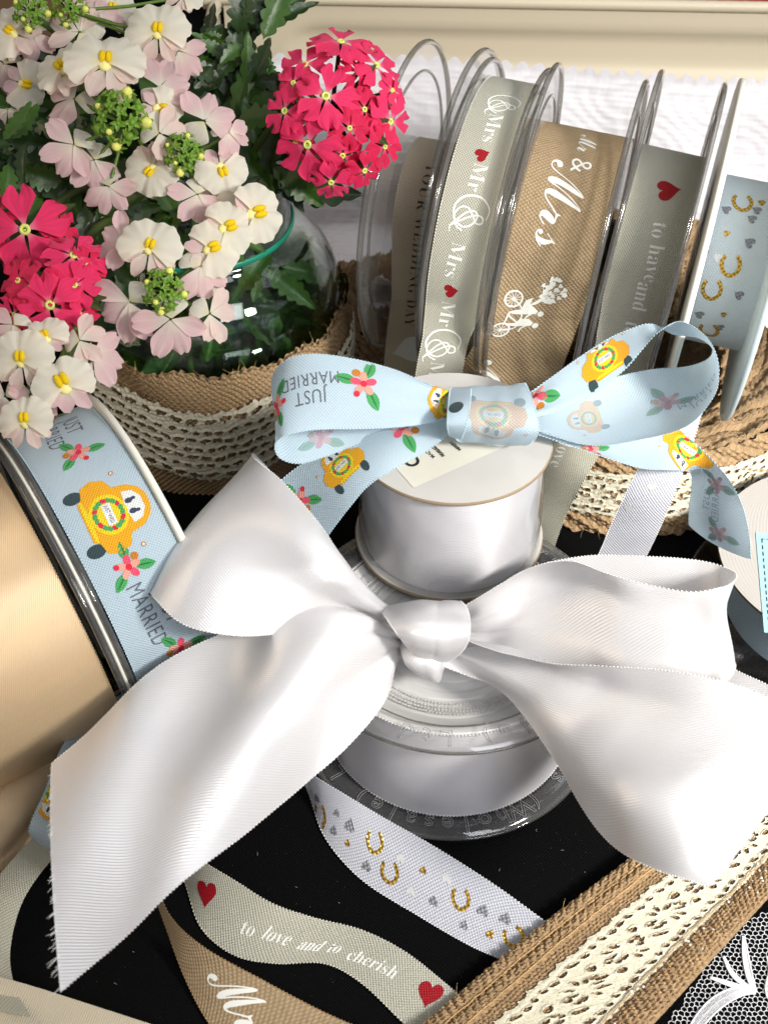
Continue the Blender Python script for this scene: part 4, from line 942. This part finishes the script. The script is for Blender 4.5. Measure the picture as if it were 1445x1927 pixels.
for k in range(46):
    uu = Lt*RNG.uniform(.2, .7); vv = (Wt-RNG.uniform(.004, .0125))/Wt; pp, nn, _ = tr.at(np.array([uu]), np.array([vv])); mg.ell(pp[0]+[0, 0, .0026], np.array([1, 1, .7])*RNG.uniform(.0002, .00055), M['glue'], None, 8, 5)
mg.build('glue_dots', tm, origin=trc)

# white net lace in the corner
nc = PT(1420, 1850, .002); nb = MB(); hx = .00095
def inpoly(x, y, pl):
    c = False; j = len(pl)-1
    for i in range(len(pl)):
        if ((pl[i][1] > y) != (pl[j][1] > y)) and x < (pl[j][0]-pl[i][0])*(y-pl[i][1])/(pl[j][1]-pl[i][1])+pl[i][0]: c = not c
        j = i
    return c
POLY = [(1235, 1960), (1330, 1820), (1400, 1745), (1420, 1728), (1520, 1690), (1520, 1990), (1235, 1990)]
WP = [PT(x, y, .002)[:2] for x, y in POLY]
lo = np.min(WP, 0); hi = np.max(WP, 0)
def strip(mb, a, b, wd, z, mat, h=.0002):
    a = np.array([*a, z]); b = np.array([*b, z]); mb.tube([a, (a+b)/2+[0, 0, h*.3], b], wd, mat, 4, False)
for i in range(int((hi[0]-lo[0])/(hx*1.732))+2):
    for j in range(int((hi[1]-lo[1])/(hx*1.5))+2):
        x = lo[0]+(i+.5*(j % 2))*hx*1.732+.0002*math.sin(j*1.3+i); y = lo[1]+j*hx*1.5+.0002*math.sin(i*1.7)
        if not inpoly(x, y, WP): continue
        p = [(x+hx*math.cos(PI/6+k*PI/3)+.00008*math.sin(i*3+k), y+hx*math.sin(PI/6+k*PI/3)) for k in range(4)]
        for k in range(3): strip(nb, p[k], p[k+1], .00011, .0022, M['net'])
def satinleaf(pts, wd, z=.0026):   # dense parallel threads that fan across a leaf vein
    c_ = crs(np.array([PT(x, y, z) for x, y in pts]), 10); T = np.gradient(c_, axis=0); T /= np.linalg.norm(T, axis=1)[:, None]
    N = np.stack([-T[:, 1], T[:, 0], 0*T[:, 0]], 1); m = len(c_)
    for k in range(m*2-1):
        f = k/2; i = int(f); i2 = min(i+1, m-1); p = c_[i]*(1-(f-i))+c_[i2]*(f-i); n = N[i]; ww = wd*math.sin(PI*min(.97, max(.06, f/m)))**.6
        nb.tube([p-n*ww+T[i]*ww*.3, p+[0, 0, .0002], p+n*ww+T[i]*ww*.3], .00014, M['net'], 4, False)
    nb.tube(c_+N*wd*.0, .00020, M['net'], 5)
    for s_ in (-1, 1): nb.tube([c_[i]+N[i]*s_*wd*math.sin(PI*min(.97, max(.06, i/m)))**.6+[0, 0, .0002] for i in range(m)], .00028, M['net'], 5)
satinleaf([(1398, 1762), (1402, 1800), (1410, 1840), (1420, 1866)], .0009)
satinleaf([(1420, 1866), (1385, 1868), (1345, 1890), (1310, 1930), (1290, 1975)], .0018)
satinleaf([(1445, 1800), (1455, 1830), (1450, 1870), (1470, 1900)], .0016)
satinleaf([(1360, 1800), (1375, 1830), (1395, 1850), (1420, 1866)], .0006)
satinleaf([(1335, 1840), (1365, 1850), (1390, 1858), (1420, 1866)], .0006)
tag(nb.build('net_lace', origin=nc), 'white net lace with leaf motifs lying in the bottom right corner', 'net lace')

# ================================================================== GLASS VASE
jc = np.array([-.092, .162, 0.])
vs = thing('glass_vase', tuple(jc), 'round glass vase wrapped in jute and crochet lace with a green band at its neck', 'vase')
M['glass'] = clear('vase_glass', (.88, .94, .90), .03, 1.0)
prof = [(0, .0015), (.034, .0015), (.045, .007), (.0505, .022), (.0530, .042), (.0535, .060), (.0520, .073), (.0480, .083), (.0420, .0905), (.0365, .0955), (.0348, .099), (.0345, .108), (.0352, .114), (.0362, .118), (.0355, .1205), (.0342, .1195), (.0332, .114), (.0328, .099), (.036, .092), (.043, .086), (.0500, .073), (.0510, .058), (.0500, .035), (.046, .015), (.034, .006), (0, .006)]
mb = MB(); mb.lathe(jc, Z3, crs(np.array(prof[:16]), 4), M['glass'], 120); mb.build('glass_body', vs, origin=jc)
mb = MB(); mb.lathe(jc, Z3, crs(np.array(prof[15:]), 3), M['glass'], 100); mb.build('inner_glass', vs, origin=jc)
M['water'] = clear('green_tinted_water', (.62, .78, .52), .03, .8)
mb = MB(); mb.lathe(jc, Z3, [(0, .0075), (.033, .0078), (.0450, .017), (.0488, .036), (.0500, .058), (.0490, .072), (.0, .0722)], M['water'], 90); mb.build('water', vs, origin=jc)
mb = MB(); M['teal'] = plain('green_rubber_band', sr(30, 128, 104), .4, .4); mb.ring(jc+Z3*.0985, Z3, .0352, .0013, M['teal'], 90, 8, .5); mb.build('neck_band', vs, origin=jc)
mb = MB(); th = np.linspace(0, 2*PI, 520); z = np.linspace(.0008, .0655, 90); TH, Z = np.meshgrid(th, z, indexing='ij')
rad = np.interp(Z, [0, .02, .045, .066], [.0505, .0548, .0562, .0556])+.0004*np.sin(TH*.055/.0013*PI)*np.sin(Z/.0013*PI)+.0006*np.sin(TH*9+Z*200)
Zt = Z+(Z > .055)*.0012*np.sin(TH*14)+(Z > .06)*.0006*np.sin(TH*90)
Pw = np.stack([jc[0]+rad*np.cos(TH), jc[1]+rad*np.sin(TH), Zt], -1)
mb.grid(Pw, M['jute'], TH*.056, Z)
mb.grid(np.stack([jc[0]+(rad-.0015)*np.cos(TH), jc[1]+(rad-.0015)*np.sin(TH), Zt], -1)[::-1], M['jute'], TH*.056, Z)
idx = RNG.integers(0, 520, 300); e_ = Pw[idx, -1]; fuzz(mb, e_, np.tile([0, 0, 1.], (300, 1)), 260, .004, .00009, M['jute_fibre'], 4)
mb.build('jute_wrap', vs, origin=jc)
def jfn(u, v):
    a = -PI+.1+u/.0565; zz = .016+.041*v+.003*np.sin(a*2+1)+.0022*np.sin(a*5); r_ = np.interp(zz, [0, .02, .045, .066], [.0515, .0560, .0574, .0568])
    n = np.stack([np.cos(a), np.sin(a), 0*a], -1); return np.stack([jc[0]+r_*np.cos(a), jc[1]+r_*np.sin(a), zz], -1), n
lace_on(jfn, .0565*(PI-.1), .041, M['lace'], .00036, wob=.00008, field=net_field).build('lace_wrap', vs, origin=jc)

# ================================================================== FLOWERS
def petalmat(name, c0, c1, rmid=.45, rough=.5, tl=.25, vein=.06):
    """pigment runs from the throat colour to the rim colour along each petal (UV x = 0..1 along the petal)"""
    m, t, b = newmat(name); u, v = uvx(t)
    mr = t.nodes.new('ShaderNodeMapRange'); mr.interpolation_type = 'SMOOTHSTEP'; mr.inputs[1].default_value = 0; mr.inputs[2].default_value = rmid
    t.links.new(u.k, mr.inputs[0]); mx = t.nodes.new('ShaderNodeMix'); mx.data_type = 'RGBA'; t.links.new(mr.outputs[0], mx.inputs[0])
    mx.inputs[6].default_value = (*c0, 1); mx.inputs[7].default_value = (*c1, 1)
    nz = noise(t, 260, 3, .6); ve = (v*34+nz*5).sin()*.5+.5
    m2 = t.nodes.new('ShaderNodeMix'); m2.data_type = 'RGBA'; m2.blend_type = 'MULTIPLY'
    fac = (ve*nz); m2.inputs[0].default_value = 1; t.links.new(mx.outputs[2], m2.inputs[6])
    cr_ = t.nodes.new('ShaderNodeMix'); cr_.data_type = 'RGBA'; t.links.new(fac.k, cr_.inputs[0]); cr_.inputs[6].default_value = (1, 1, 1, 1); cr_.inputs[7].default_value = (1-vein*3, 1-vein*4, 1-vein*3, 1)
    t.links.new(cr_.outputs[2], m2.inputs[7]); t.links.new(m2.outputs[2], b.inputs['Base Color'])
    b.inputs['Roughness'].default_value = rough; b.inputs['Specular IOR Level'].default_value = .35; b.inputs['Sheen Weight'].default_value = .15
    bump(t, b, ve*.06+nz, .00010)
    tr = t.nodes.new('ShaderNodeBsdfTranslucent'); t.links.new(m2.outputs[2], tr.inputs[0]); ms = t.nodes.new('ShaderNodeMixShader'); ms.inputs[0].default_value = tl
    out = [n for n in t.nodes if n.type == 'OUTPUT_MATERIAL'][0]; t.links.new(b.outputs[0], ms.inputs[1]); t.links.new(tr.outputs[0], ms.inputs[2]); t.links.new(ms.outputs[0], out.inputs[0]); return m
M['verb'] = petalmat('deep_pink_petal', sr(252, 150, 175), sr(244, 46, 106), .30, .55, .30, .05)
M['verb_dark'] = petalmat('crimson_petal', sr(246, 110, 140), sr(230, 26, 84), .30, .55, .30, .05)
M['lip'] = petalmat('white_petal', sr(240, 232, 180), sr(248, 244, 226), .45, .5, .42, .02)
M['pale'] = petalmat('pale_pink_petal', sr(246, 240, 222), sr(246, 222, 212), .50, .5, .42, .015)
M['pale2'] = petalmat('blush_petal', sr(246, 238, 222), sr(240, 206, 206), .60, .5, .42, .02)
M['yolk'] = plain('yellow_palate', sr(246, 206, 10), .5, .3, 900, .12, .0002)
M['throat'] = plain('pale_yellow_throat', sr(238, 226, 150), .6)
M['eye'] = plain('yellow_green_eye', sr(206, 214, 110), .5)
M['eyedark'] = plain('dark_green_throat', sr(70, 84, 30), .6)
M['bud'] = plain('yellow_green_bud', sr(214, 214, 110), .5, .3, 500, .2)
M['leaf'] = plain('green_leaf', sr(52, 84, 26), .42, .5, 300, .3, .0003)
M['leafdark'] = plain('dark_green_leaf', sr(32, 56, 20), .42, .5, 300, .3, .0003)
M['sepal'] = plain('bright_green_sepal', sr(98, 134, 36), .5, .4, 500, .2)
M['stem'] = plain('green_stem', sr(84, 112, 40), .5, .4, 400, .2)
M['stemdark'] = plain('dark_green_stem', sr(60, 74, 34), .6, .3, 400, .2)
def petal(mb, ang, L, wd, mat, notch=.0, cup=.0, ruff=.0, seed=0, base=.10, z0=0.0, droop=0.0, shape=.8, nu=16, nv=12, curl=0.0):
    rr = np.random.default_rng(seed); ph = rr.uniform(0, 6.28, 4); P = np.zeros((nu+1, nv+1, 3)); U = np.zeros((nu+1, nv+1)); V = U.copy()
    c, s = math.cos(ang), math.sin(ang)
    for i in range(nu+1):
        t = i/nu
        for j in range(nv+1):
            q = -1+2*j/nv
            w_ = wd*((math.sin(PI*min(1, t**shape*.80+.02)))**.75)*(.30+.70*min(1, t*1.5))
            x = base*L+(L-base*L)*t*(1-notch*math.exp(-(q/.30)**2)*max(0, t-.55)/.45-.14*abs(q)**2.5*t)
            x += L*.009*math.sin(q*7+ph[0])*t
            y = q*w_*(1+.0)
            zz = z0+cup*L*(q*q)*.45*t-droop*L*t*t+ruff*L*math.sin(q*7+ph[1]+t*2)*t*t*.5+ruff*.5*L*math.sin(q*15+ph[2])*t**4+curl*L*t**3+.03*L*math.sin(ph[3]+t*5)
            P[i, j] = (x*c-y*s, x*s+y*c, zz); U[i, j] = t; V[i, j] = q*.5+.5
    mb.grid(P, mat, U, V)
def mk(name, fn):
    mb = MB(); fn(mb); o = mb.build(name); me = o.data; bpy.data.objects.remove(o); return me
def verbena(seed, mat):
    def f(mb):
        rr = random.Random(seed)
        for k in range(5): petal(mb, 2*PI*k/5+rr.uniform(-.12, .12)+PI/2, rr.uniform(.92, 1.05), rr.uniform(.36, .44), M[mat], notch=rr.uniform(.30, .46), cup=rr.uniform(-.1, .15), ruff=.06, seed=seed*7+k, base=.05, droop=rr.uniform(.02, .25), shape=1.25, z0=.003*k)
    return f
def verb_eye(mb):
    mb.ring(np.array([0, 0, .02]), Z3, .085, .045, M['eye'], 14, 6); mb.ell(np.array([0, 0, .0]), np.array([.06, .06, .03]), M['eyedark'], None, 8, 5); mb.ell(np.array([.01, 0, .035]), np.array([.025, .035, .03]), M['eye'], None, 6, 4)
def lipdisc(mb, seed, nr=14, nt=44):
    rr = np.random.default_rng(seed); ph = rr.uniform(0, 6.28, 5); P = np.zeros((nr+1, nt+1, 3)); U = np.zeros((nr+1, nt+1)); V = U.copy()
    for j in range(nt+1):
        a = math.radians(-38+256*j/nt); b = abs(a-PI/2)
        R = .92*(1-.10*math.exp(-(b/.16)**2))*(1-.16*max(0, b-1.45))+.024*math.sin(a*8+ph[0])+.016*math.sin(a*19+ph[1])
        for i in range(nr+1):
            r = .04+.96*i/nr
            z = .05+.16*math.sin(r*PI*.5)-.26*r*r+.055*r**3*math.sin(a*5+ph[2])+.050*r**5*math.sin(a*15+ph[3])-.07*math.exp(-(b/.14)**2)*r
            P[i, j] = (R*r*math.cos(a)*1.08, R*r*math.sin(a), z); U[i, j] = r; V[i, j] = j/nt
    mb.grid(P, M['lip'], U, V)
def nem_lip(seed, pm):
    def f(mb):
        rr = random.Random(seed)
        for k, a in enumerate((-2.75, -2.0, -1.15, -.4)): petal(mb, a+rr.uniform(-.14, .14), rr.uniform(.78, 1.0), rr.uniform(.23, .29), M[pm], cup=.2, ruff=.03, seed=seed*5+k, droop=rr.uniform(.0, .35), z0=-.05)
        lipdisc(mb, seed)
    return f
def palate(mb):
    mb.ell(np.array([0, .02, -.03]), np.array([.20, .24, .12]), M['throat'], None, 12, 8)
    for s_ in (-1, 1): mb.ell(np.array([s_*.085, .17, .10]), np.array([.10, .20, .13]), M['yolk'], None, 10, 8)
def nem_open(seed, pm):
    def f(mb):
        rr = random.Random(seed)
        for k, a in enumerate((-2.95, -2.08, -1.15, -.28)): petal(mb, a+rr.uniform(-.16, .16), rr.uniform(.86, 1.08), rr.uniform(.27, .34), M[pm], cup=rr.uniform(-.2, .3), ruff=.035, seed=seed*5+k, droop=rr.uniform(-.05, .30), z0=.004*k, base=.04, notch=.06)
        petal(mb, PI/2, .5, .42, M['lip'], cup=-.3, ruff=.1, seed=seed+9, droop=.75, z0=-.05, base=.02)
    return f
VB = [mk('verbena_blossom', verbena(s_, m_)) for s_, m_ in ((1, 'verb'), (2, 'verb'), (3, 'verb_dark'), (4, 'verb'))]; VE = mk('blossom_eye', verb_eye)
NL = [mk('white_blossom', nem_lip(s_, p_)) for s_, p_ in ((11, 'pale'), (12, 'pale'), (13, 'pale2'), (14, 'pale'), (15, 'pale2'))]; NP = mk('yellow_palate', palate)
NO = [mk('pink_blossom', nem_open(s_, p_)) for s_, p_ in ((21, 'pale2'), (22, 'pale'), (23, 'pale2'), (24, 'pale2'))]
BK = -FW
def orient(px, py, d, rpx, roll, tx=0.0, ty=0.0):
    """matrix: local y (lip direction) towards screen angle roll, local z towards the viewer, tipped by tx (right) and ty (up)"""
    p = PD(px, py, d); z = unit(BK+RT*tx+UP*ty); a = math.radians(roll); y = math.cos(a)*RT+math.sin(a)*UP; y = unit(y-z*(y@z)); x = np.cross(y, z); r = rpx*d/FPX
    return Matrix(((x[0]*r, y[0]*r, z[0]*r, p[0]), (x[1]*r, y[1]*r, z[1]*r, p[1]), (x[2]*r, y[2]*r, z[2]*r, p[2]), (0, 0, 0, 1)))
def put(name, me, par, mat4):
    o = bpy.data.objects.new(name, me); COL.objects.link(o); o.parent = par
    o.matrix_basis = par_inv(par)@mat4; return o
def par_inv(par):
    Mw = Matrix.Identity(4); q = par
    while q: Mw = (q.matrix_basis if q.matrix_basis != Matrix.Identity(4) else Matrix.Translation(q.location))@Mw; q = q.parent
    return Mw.inverted()
def stem_curve(p0, p1, sag=.0, r=.0011, n=14):
    p0 = np.array(p0); p1 = np.array(p1); t = np.linspace(0, 1, n)[:, None]
    return p0*(1-t)+p1*t+np.array([0, 0, 1.])*sag*np.sin(PI*t)
def toothleaf(mb, p, d, up, L, wd, mat, bend=.3, teeth=5, seed=0):
    d = unit(d); up = unit(up-d*(up@d)); sd = np.cross(d, up); n = teeth*6; P = np.zeros((n+1, 7, 3))
    for i in range(n+1):
        t = i/n; w_ = wd*math.sin(PI*min(1, t**.8*.97+.02))*(.62+.38*abs(math.sin(PI*(t*teeth))))**1.0+.0002
        c = p+d*L*t+up*(bend*L*(t-t*t*1.6))
        for j in range(7):
            q = -1+j/3; P[i, j] = c+sd*q*w_+d*L*.05*(abs(q))+up*(abs(q)*w_*.35)
    mb.grid(P, mat)
def leafspray(mb, px, py, d, n, L, spread, a0, seed, mats=('leaf', 'leafdark'), dd=.02):
    rr = random.Random(seed)
    for k in range(n):
        a = math.radians(a0)+rr.uniform(-spread, spread); p = PD(px+rr.uniform(-30, 30), py+rr.uniform(-30, 30), d+rr.uniform(-dd, dd)*.5)
        dr = math.cos(a)*RT+math.sin(a)*UP+BK*rr.uniform(-.4, .5); up = BK+RT*rr.uniform(-.6, .6)+UP*rr.uniform(-.6, .6)
        toothleaf(mb, p, dr, up, L*rr.uniform(.6, 1.2), L*rr.uniform(.14, .24), M[mats[rr.random() < .5]], rr.uniform(-.2, .4), rr.choice((4, 5, 6)))
def sepalstar(mb, c, ax, r, seed, n=5):
    rr = random.Random(seed); ax = unit(ax); a = unit(np.cross(ax, [.3, .5, .2])); b = np.cross(ax, a)
    for k in range(n):
        t = 2*PI*k/n+rr.random(); d = math.cos(t)*a+math.sin(t)*b+ax*.35
        toothleaf(mb, c, d, ax, r, r*.22, M['sepal'], .25, 1)
def budhead(mb, px, py, d, rpx, seed, nb=14):
    rr = random.Random(seed); R = rpx*d/FPX; c = PD(px, py, d)
    for k in range(nb):
        a = k*2.399; q = math.sqrt((k+.5)/nb); off = RT*math.cos(a)*q*R+UP*math.sin(a)*q*R+BK*(R*.8*(1-q*q))
        s_ = R*(.07+.15*q**2)*rr.uniform(.8, 1.2); ax = unit(off+BK*R*.5)
        if q > .62 and k % 2: mb.ell(c+off, np.array([s_, s_, s_*1.35]), M['bud'], np.stack([unit(np.cross(ax, UP)), unit(np.cross(ax, np.cross(ax, UP))), ax], 1), 10, 8)
        else: mb.ell(c+off, np.array([s_, s_, s_]), M['sepal'], None, 8, 6)
        sepalstar(mb, c+off*.95+ax*R*.03, ax, R*(.20+.20*q), seed*31+k)
        mb.tube([c-BK*R*.6, c+off*.85], [R*.06, R*.05], M['stem'], 5, False)
jt = jc+np.array([0, 0, .112])
def sprig(name, px, py, d, label, cat, group, stemr=.0012, via=None):
    c = PD(px, py, d); base = jc+np.array([RNG.uniform(-.015, .015), RNG.uniform(-.012, .012), .030])
    t = thing(name, tuple(base), label, cat, group); mouth = jt+np.array([np.clip((c-jt)[0]*.25, -.022, .022), np.clip((c-jt)[1]*.2, -.02, .02), 0])
    mb = MB(); mb.tube(crs(np.array([base, (base+mouth)/2, mouth, mouth*.45+c*.55+[0, 0, .012], c-BK*.006]), 8), stemr, M['stemdark' if 'verbena' in name else 'stem'], 8)
    mb.build('stem', t, origin=base); return t, c, base
FRN = random.Random(77)
# pale nemesia sprigs: (centre, depth, list of blossoms)
def nemesia(px, py, d, bud, flowers, label, leaves=()):
    t, c, base = sprig('nemesia_sprig', px, py, d, label, 'flower', 'sprigs of pale flowers in the vase')
    if bud:
        mb = MB(); budhead(mb, px, py, d-.004, bud, int(px), 16); mb.build('bud_cluster', t, origin=base)
    mb = MB()
    for k, fl in enumerate(flowers):
        kind, x, y, size, roll, tx, ty, dz = fl; size *= (.90 if kind == 'L' else .98)*FRN.uniform(.92, 1.08); tx += FRN.uniform(-.18, .18); ty += FRN.uniform(-.18, .18); roll += FRN.uniform(-8, 8)
        if kind == 'L': o = put('blossom', NL[(k*2+int(px)) % 5], t, orient(x, y, d+dz, size/2, roll, tx, ty)); put('palate', NP, o, orient(x, y, d+dz, size/2*(.85+.3*((k*7) % 5)/4), roll+(k*37 % 20-10), tx, ty))
        else: put('blossom', NO[k % 4], t, orient(x, y, d+dz, size/2, roll, tx, ty))
        p = PD(x, y, d+dz)-BK*.0012; mb.tube([c-BK*.004, (c+p)/2-BK*.004, p], .0006, M['stem'], 5, False)
    for (x, y, n, L, sp, a0, sd) in leaves: leafspray(mb, x, y, d+.012, n, L, sp, a0, sd)
    mb.build('flower_stalks', t, origin=base); return t
nemesia(60, 20, .452, 34, [('L', 25, 62, 122, 150, -.1, .3, 0), ('L', 45, 158, 118, -20, 0, -.1, .004), ('O', 60, 20, 120, -30, -.2, .2, .006), ('O', 8, 120, 120, 60, -.3, .0, .010), ('O', 60, 60, 120, 75, .1, .1, .004), ('O', 15, 205, 110, 100, -.2, 0, .008)], 'pale sprig cropped by the top left corner of the photo')
nemesia(130, 12, .452, 34, [('L', 297, 62, 150, 92, .1, .15, -.002), ('O', 150, 60, 130, -60, .1, .3, .004), ('O', 175, 28, 120, -100, .1, .3, .006), ('L', 212, 20, 110, 80, .1, .3, .010), ('O', 335, 95, 125, 120, .3, 0, .004), ('L', 345, -8, 90, 60, .2, .2, .01)], 'white sprig at the top edge with a broad white lip hanging over the pink ones')
nemesia(228, 222, .430, 52, [('L', 198, 120, 170, 88, 0, .35, 0), ('L', 120, 130, 130, 120, -.2, .35, .006), ('O', 140, 185, 130, 10, -.3, .2, .008), ('O', 300, 165, 140, -140, .3, .25, .006), ('O', 140, 272, 150, 40, -.25, -.15, .002), ('O', 300, 250, 135, 170, .35, 0, 0), ('O', 205, 350, 120, 95, 0, -.3, .006), ('L', 300, 205, 105, -10, .3, .1, .004), ('O', 178, 300, 130, 80, -.1, -.3, .006)], 'large sprig of blush flowers around a yellow green bud cluster, highest in front')
nemesia(345, 288, .434, 36, [('L', 287, 318, 140, -110, -.1, -.1, 0), ('L', 416, 316, 120, -70, .3, -.1, .002), ('O', 385, 228, 145, -120, .2, .3, 0), ('O', 430, 250, 110, 150, .5, .2, .002), ('O', 372, 365, 120, 80, .1, -.3, .0), ('O', 275, 330, 110, -170, -.2, -.2, .006), ('L', 405, 380, 110, -60, .2, -.2, .006)], 'blush sprig right of the largest bud cluster and close to the deep pink ball')
nemesia(310, 546, .420, 40, [('L', 281, 468, 150, 88, -.05, .25, 0), ('L', 395, 470, 140, 20, .3, .1, .004), ('L', 478, 402, 128, 5, .2, .1, .010), ('O', 245, 568, 165, 45, -.25, -.1, 0), ('O', 322, 600, 150, 92, .05, -.35, -.004), ('O', 395, 590, 130, 150, .45, -.2, 0), ('O', 378, 500, 140, 130, .35, -.05, .002), ('O', 235, 455, 120, -10, -.3, .1, .006), ('L', 385, 518, 90, -20, .3, -.1, .008), ('L', 425, 430, 120, 20, .3, .15, .006)], 'lowest right sprig of pink and white flowers drooping over the glass vase')
nemesia(95, 705, .405, 0, [('L', 40, 680, 145, 95, -.1, .1, 0), ('L', 88, 636, 110, 120, 0, .2, .003), ('L', 122, 727, 130, 110, .1, .1, -.002), ('L', 48, 795, 140, 92, -.05, .1, -.004), ('O', 175, 665, 140, 155, .35, .0, .006), ('O', 150, 640, 110, 170, .3, .2, .004), ('O', 10, 745, 120, 40, -.3, -.1, .004), ('O', 70, 745, 110, 70, 0, -.2, .003), ('O', 25, 610, 100, 40, -.2, .2, .006)], 'pale sprig hanging low at the left edge over the printed blue spool', leaves=((80, 725, 5, .007, 1.5, -60, 5), (150, 660, 5, .007, 1.5, -60, 6)))
# deep pink verbena heads
def verb_head(px, py, d, Rpx, fl, label, nbud=10):
    t, c, base = sprig('verbena_sprig', px, py, d, label, 'flower', 'deep pink flower heads in the vase', .0014)
    R = Rpx*d/FPX; c0 = c-BK*R*.35; mb = MB(); rr = random.Random(int(px))
    for k, (x, y, size, dark) in enumerate(fl):
        ox, oy = (x-px)/Rpx, (y-py)/Rpx; q = ox*ox+oy*oy; h = math.sqrt(max(.25, 1.25-q)); dz = -(h*R*.75)+rr.uniform(-.001, .001); tx_ = ox*.62/h*.7+rr.uniform(-.15, .15); ty_ = -oy*.62/h*.7+rr.uniform(-.15, .15)
        o = put('blossom', VB[2 if dark else (0, 1, 3)[k % 3]], t, orient(x, y, d+dz, size/1.9*rr.uniform(.88, 1.1), rr.uniform(0, 360), tx_, ty_)); put('eye', VE, o, orient(x, y, d+dz, size/2, 0, tx_, ty_))
        p = PD(x, y, d+dz); mb.tube([c0-BK*.004, (c0+p)/2, p-BK*.0003], [.0009, .0008, .0009], M['stemdark'], 6, False)
    mb.build('flower_stalks', t, origin=base); m2 = MB()
    for k in range(nbud):
        a = rr.uniform(-.9, .9); x = px+Rpx*.5+rr.uniform(-22, 22); y = py+rr.uniform(-40, 50); p = PD(x, y, d-R*.4)
        toothleaf(m2, p, RT*math.cos(a)+UP*math.sin(a)+BK*.4, BK, .0085, .0014, M['leafdark' if k % 2 else 'stemdark'], .2, 1)
        m2.tube([c0, p], .0007, M['stemdark'], 5, False)
    m2.build('unopened_buds', t, origin=base); return t
verb_head(622, 196, .462, 100, [(x-4, y-9, sz, dk) for x, y, sz, dk in [(617, 190, 138, 0), (583, 281, 138, 0), (578, 131, 120, 0), (645, 88, 128, 0), (712, 132, 118, 0), (540, 218, 112, 0), (648, 302, 98, 1), (738, 238, 108, 0), (690, 330, 90, 1), (627, 352, 100, 0), (728, 285, 86, 1), (742, 180, 90, 0), (560, 275, 80, 0), (690, 215, 90, 1), (662, 250, 84, 1), (556, 165, 84, 0), (676, 146, 84, 1)]], 'large deep pink flower ball standing out to the right in front of the cream box', 14)
verb_head(45, 430, .440, 70, [(48, 432, 175, 0), (0, 400, 90, 1), (112, 425, 80, 1), (5, 480, 80, 1)], 'deep pink bloom cropped by the left edge with one wide open flower', 3)
verb_head(95, 545, .428, 85, [(139, 481, 130, 0), (95, 574, 150, 0), (140, 536, 110, 0), (35, 528, 100, 1), (28, 592, 80, 0), (60, 540, 110, 1), (150, 590, 80, 1), (165, 500, 80, 1)], 'deep pink cluster between the pale sprigs, just above the printed blue spool', 3)
# foliage sprigs
def foliage(px, py, d, sprays, label, lv=None):
    t, c, base = sprig('leafy_sprig', px, py, d, label, 'foliage', 'leafy green sprigs in the vase')
    mb = MB()
    for s_ in sprays: leafspray(mb, *s_)
    for s_ in sprays: mb.tube([jt, (jt+PD(s_[0], s_[1], s_[2]))/2+[0, 0, .008], PD(s_[0], s_[1], s_[2])], .0009, M['stemdark'], 6, False)
    mb.build('leaves', t, origin=base); return t
foliage(430, 120, .505, [(470, 50, .505, 14, .022, 1.0, 75, 1), (430, 110, .50, 22, .014, 2.8, 80, 2), (440, 170, .50, 16, .020, 2.5, 60, 3), (395, 200, .515, 16, .022, 3, 20, 4), (500, 170, .51, 10, .016, 1.8, 20, 5), (380, 120, .52, 10, .022, 2, 120, 6)], 'tall dark green serrated sprig between the white flowers and the pink ball')
foliage(470, 260, .50, [(450, 250, .50, 16, .024, 3, -40, 11), (500, 300, .505, 12, .022, 2, -30, 12), (480, 210, .515, 14, .022, 2.5, 30, 13), (430, 320, .50, 14, .022, 3, -80, 14), (560, 345, .50, 5, .030, .5, 5, 15)], 'dark green leaves reaching from the vase mouth under the pink ball')
foliage(60, 260, .465, [(30, 290, .458, 22, .016, 2.6, -100, 21), (50, 220, .463, 14, .020, 2.5, 60, 22), (110, 260, .465, 12, .020, 2.5, -40, 23), (20, 210, .47, 10, .026, .8, -40, 24), (100, 330, .462, 14, .022, 2.6, -60, 25), (180, 380, .465, 14, .026, 1.2, -40, 26)], 'dark green pointed leaves at the left edge between the blossoms')
foliage(200, 430, .49, [(180, 400, .49, 18, .026, 3, -40, 31), (280, 420, .50, 18, .026, 3, -60, 32), (380, 420, .50, 16, .024, 3, -60, 33), (100, 480, .47, 14, .022, 3, -60, 34), (60, 380, .48, 14, .024, 3, -60, 35), (230, 300, .49, 16, .024, 3, 0, 36), (330, 200, .50, 16, .024, 3, 0, 37), (120, 180, .49, 14, .024, 3, 0, 38), (500, 500, .535, 5, .022, 1.2, -60, 39)], 'mass of dark green leaves behind the pale blossoms over the vase')
foliage(430, 560, .545, [(440, 560, .545, 16, .022, 3, -60, 41), (500, 600, .55, 14, .022, 3, 0, 42), (380, 620, .545, 16, .022, 3, 0, 43), (540, 560, .56, 8, .020, 3, 0, 44)], 'green leaves under water seen through the side of the glass vase')
# lint on the cloth
rr = np.random.default_rng(12); mb = MB(); M['lint'] = plain('grey_lint', (.35, .35, .36), .8)
for x, y in [(484, 1610), (940, 1640), (1055, 1600), (560, 1670), (420, 1905), (215, 1850), (885, 1690), (1100, 1640), (640, 1700), (1010, 1560), (250, 1790)]:
    p = PT(x, y, .0006); a = rr.uniform(0, 6.28); l = rr.uniform(.0004, .0014); d = np.array([math.cos(a), math.sin(a), 0])
    mb.tube([p, p+d*l*.5+rr.normal(size=3)*.0002*[1, 1, 0], p+d*l], .00006, M['lint'], 4, False)
for k in range(160):
    p = PT(rr.uniform(150, 1150), rr.uniform(1560, 1920), .0004); mb.ell(p, np.full(3, rr.uniform(.00003, .00007)), M['lint'], None, 5, 3)
tag(mb.build('lint_fibres', origin=PT(600, 1700, 0)), 'pale specks of lint and short fibres on the black cloth', 'lint', kind='stuff')
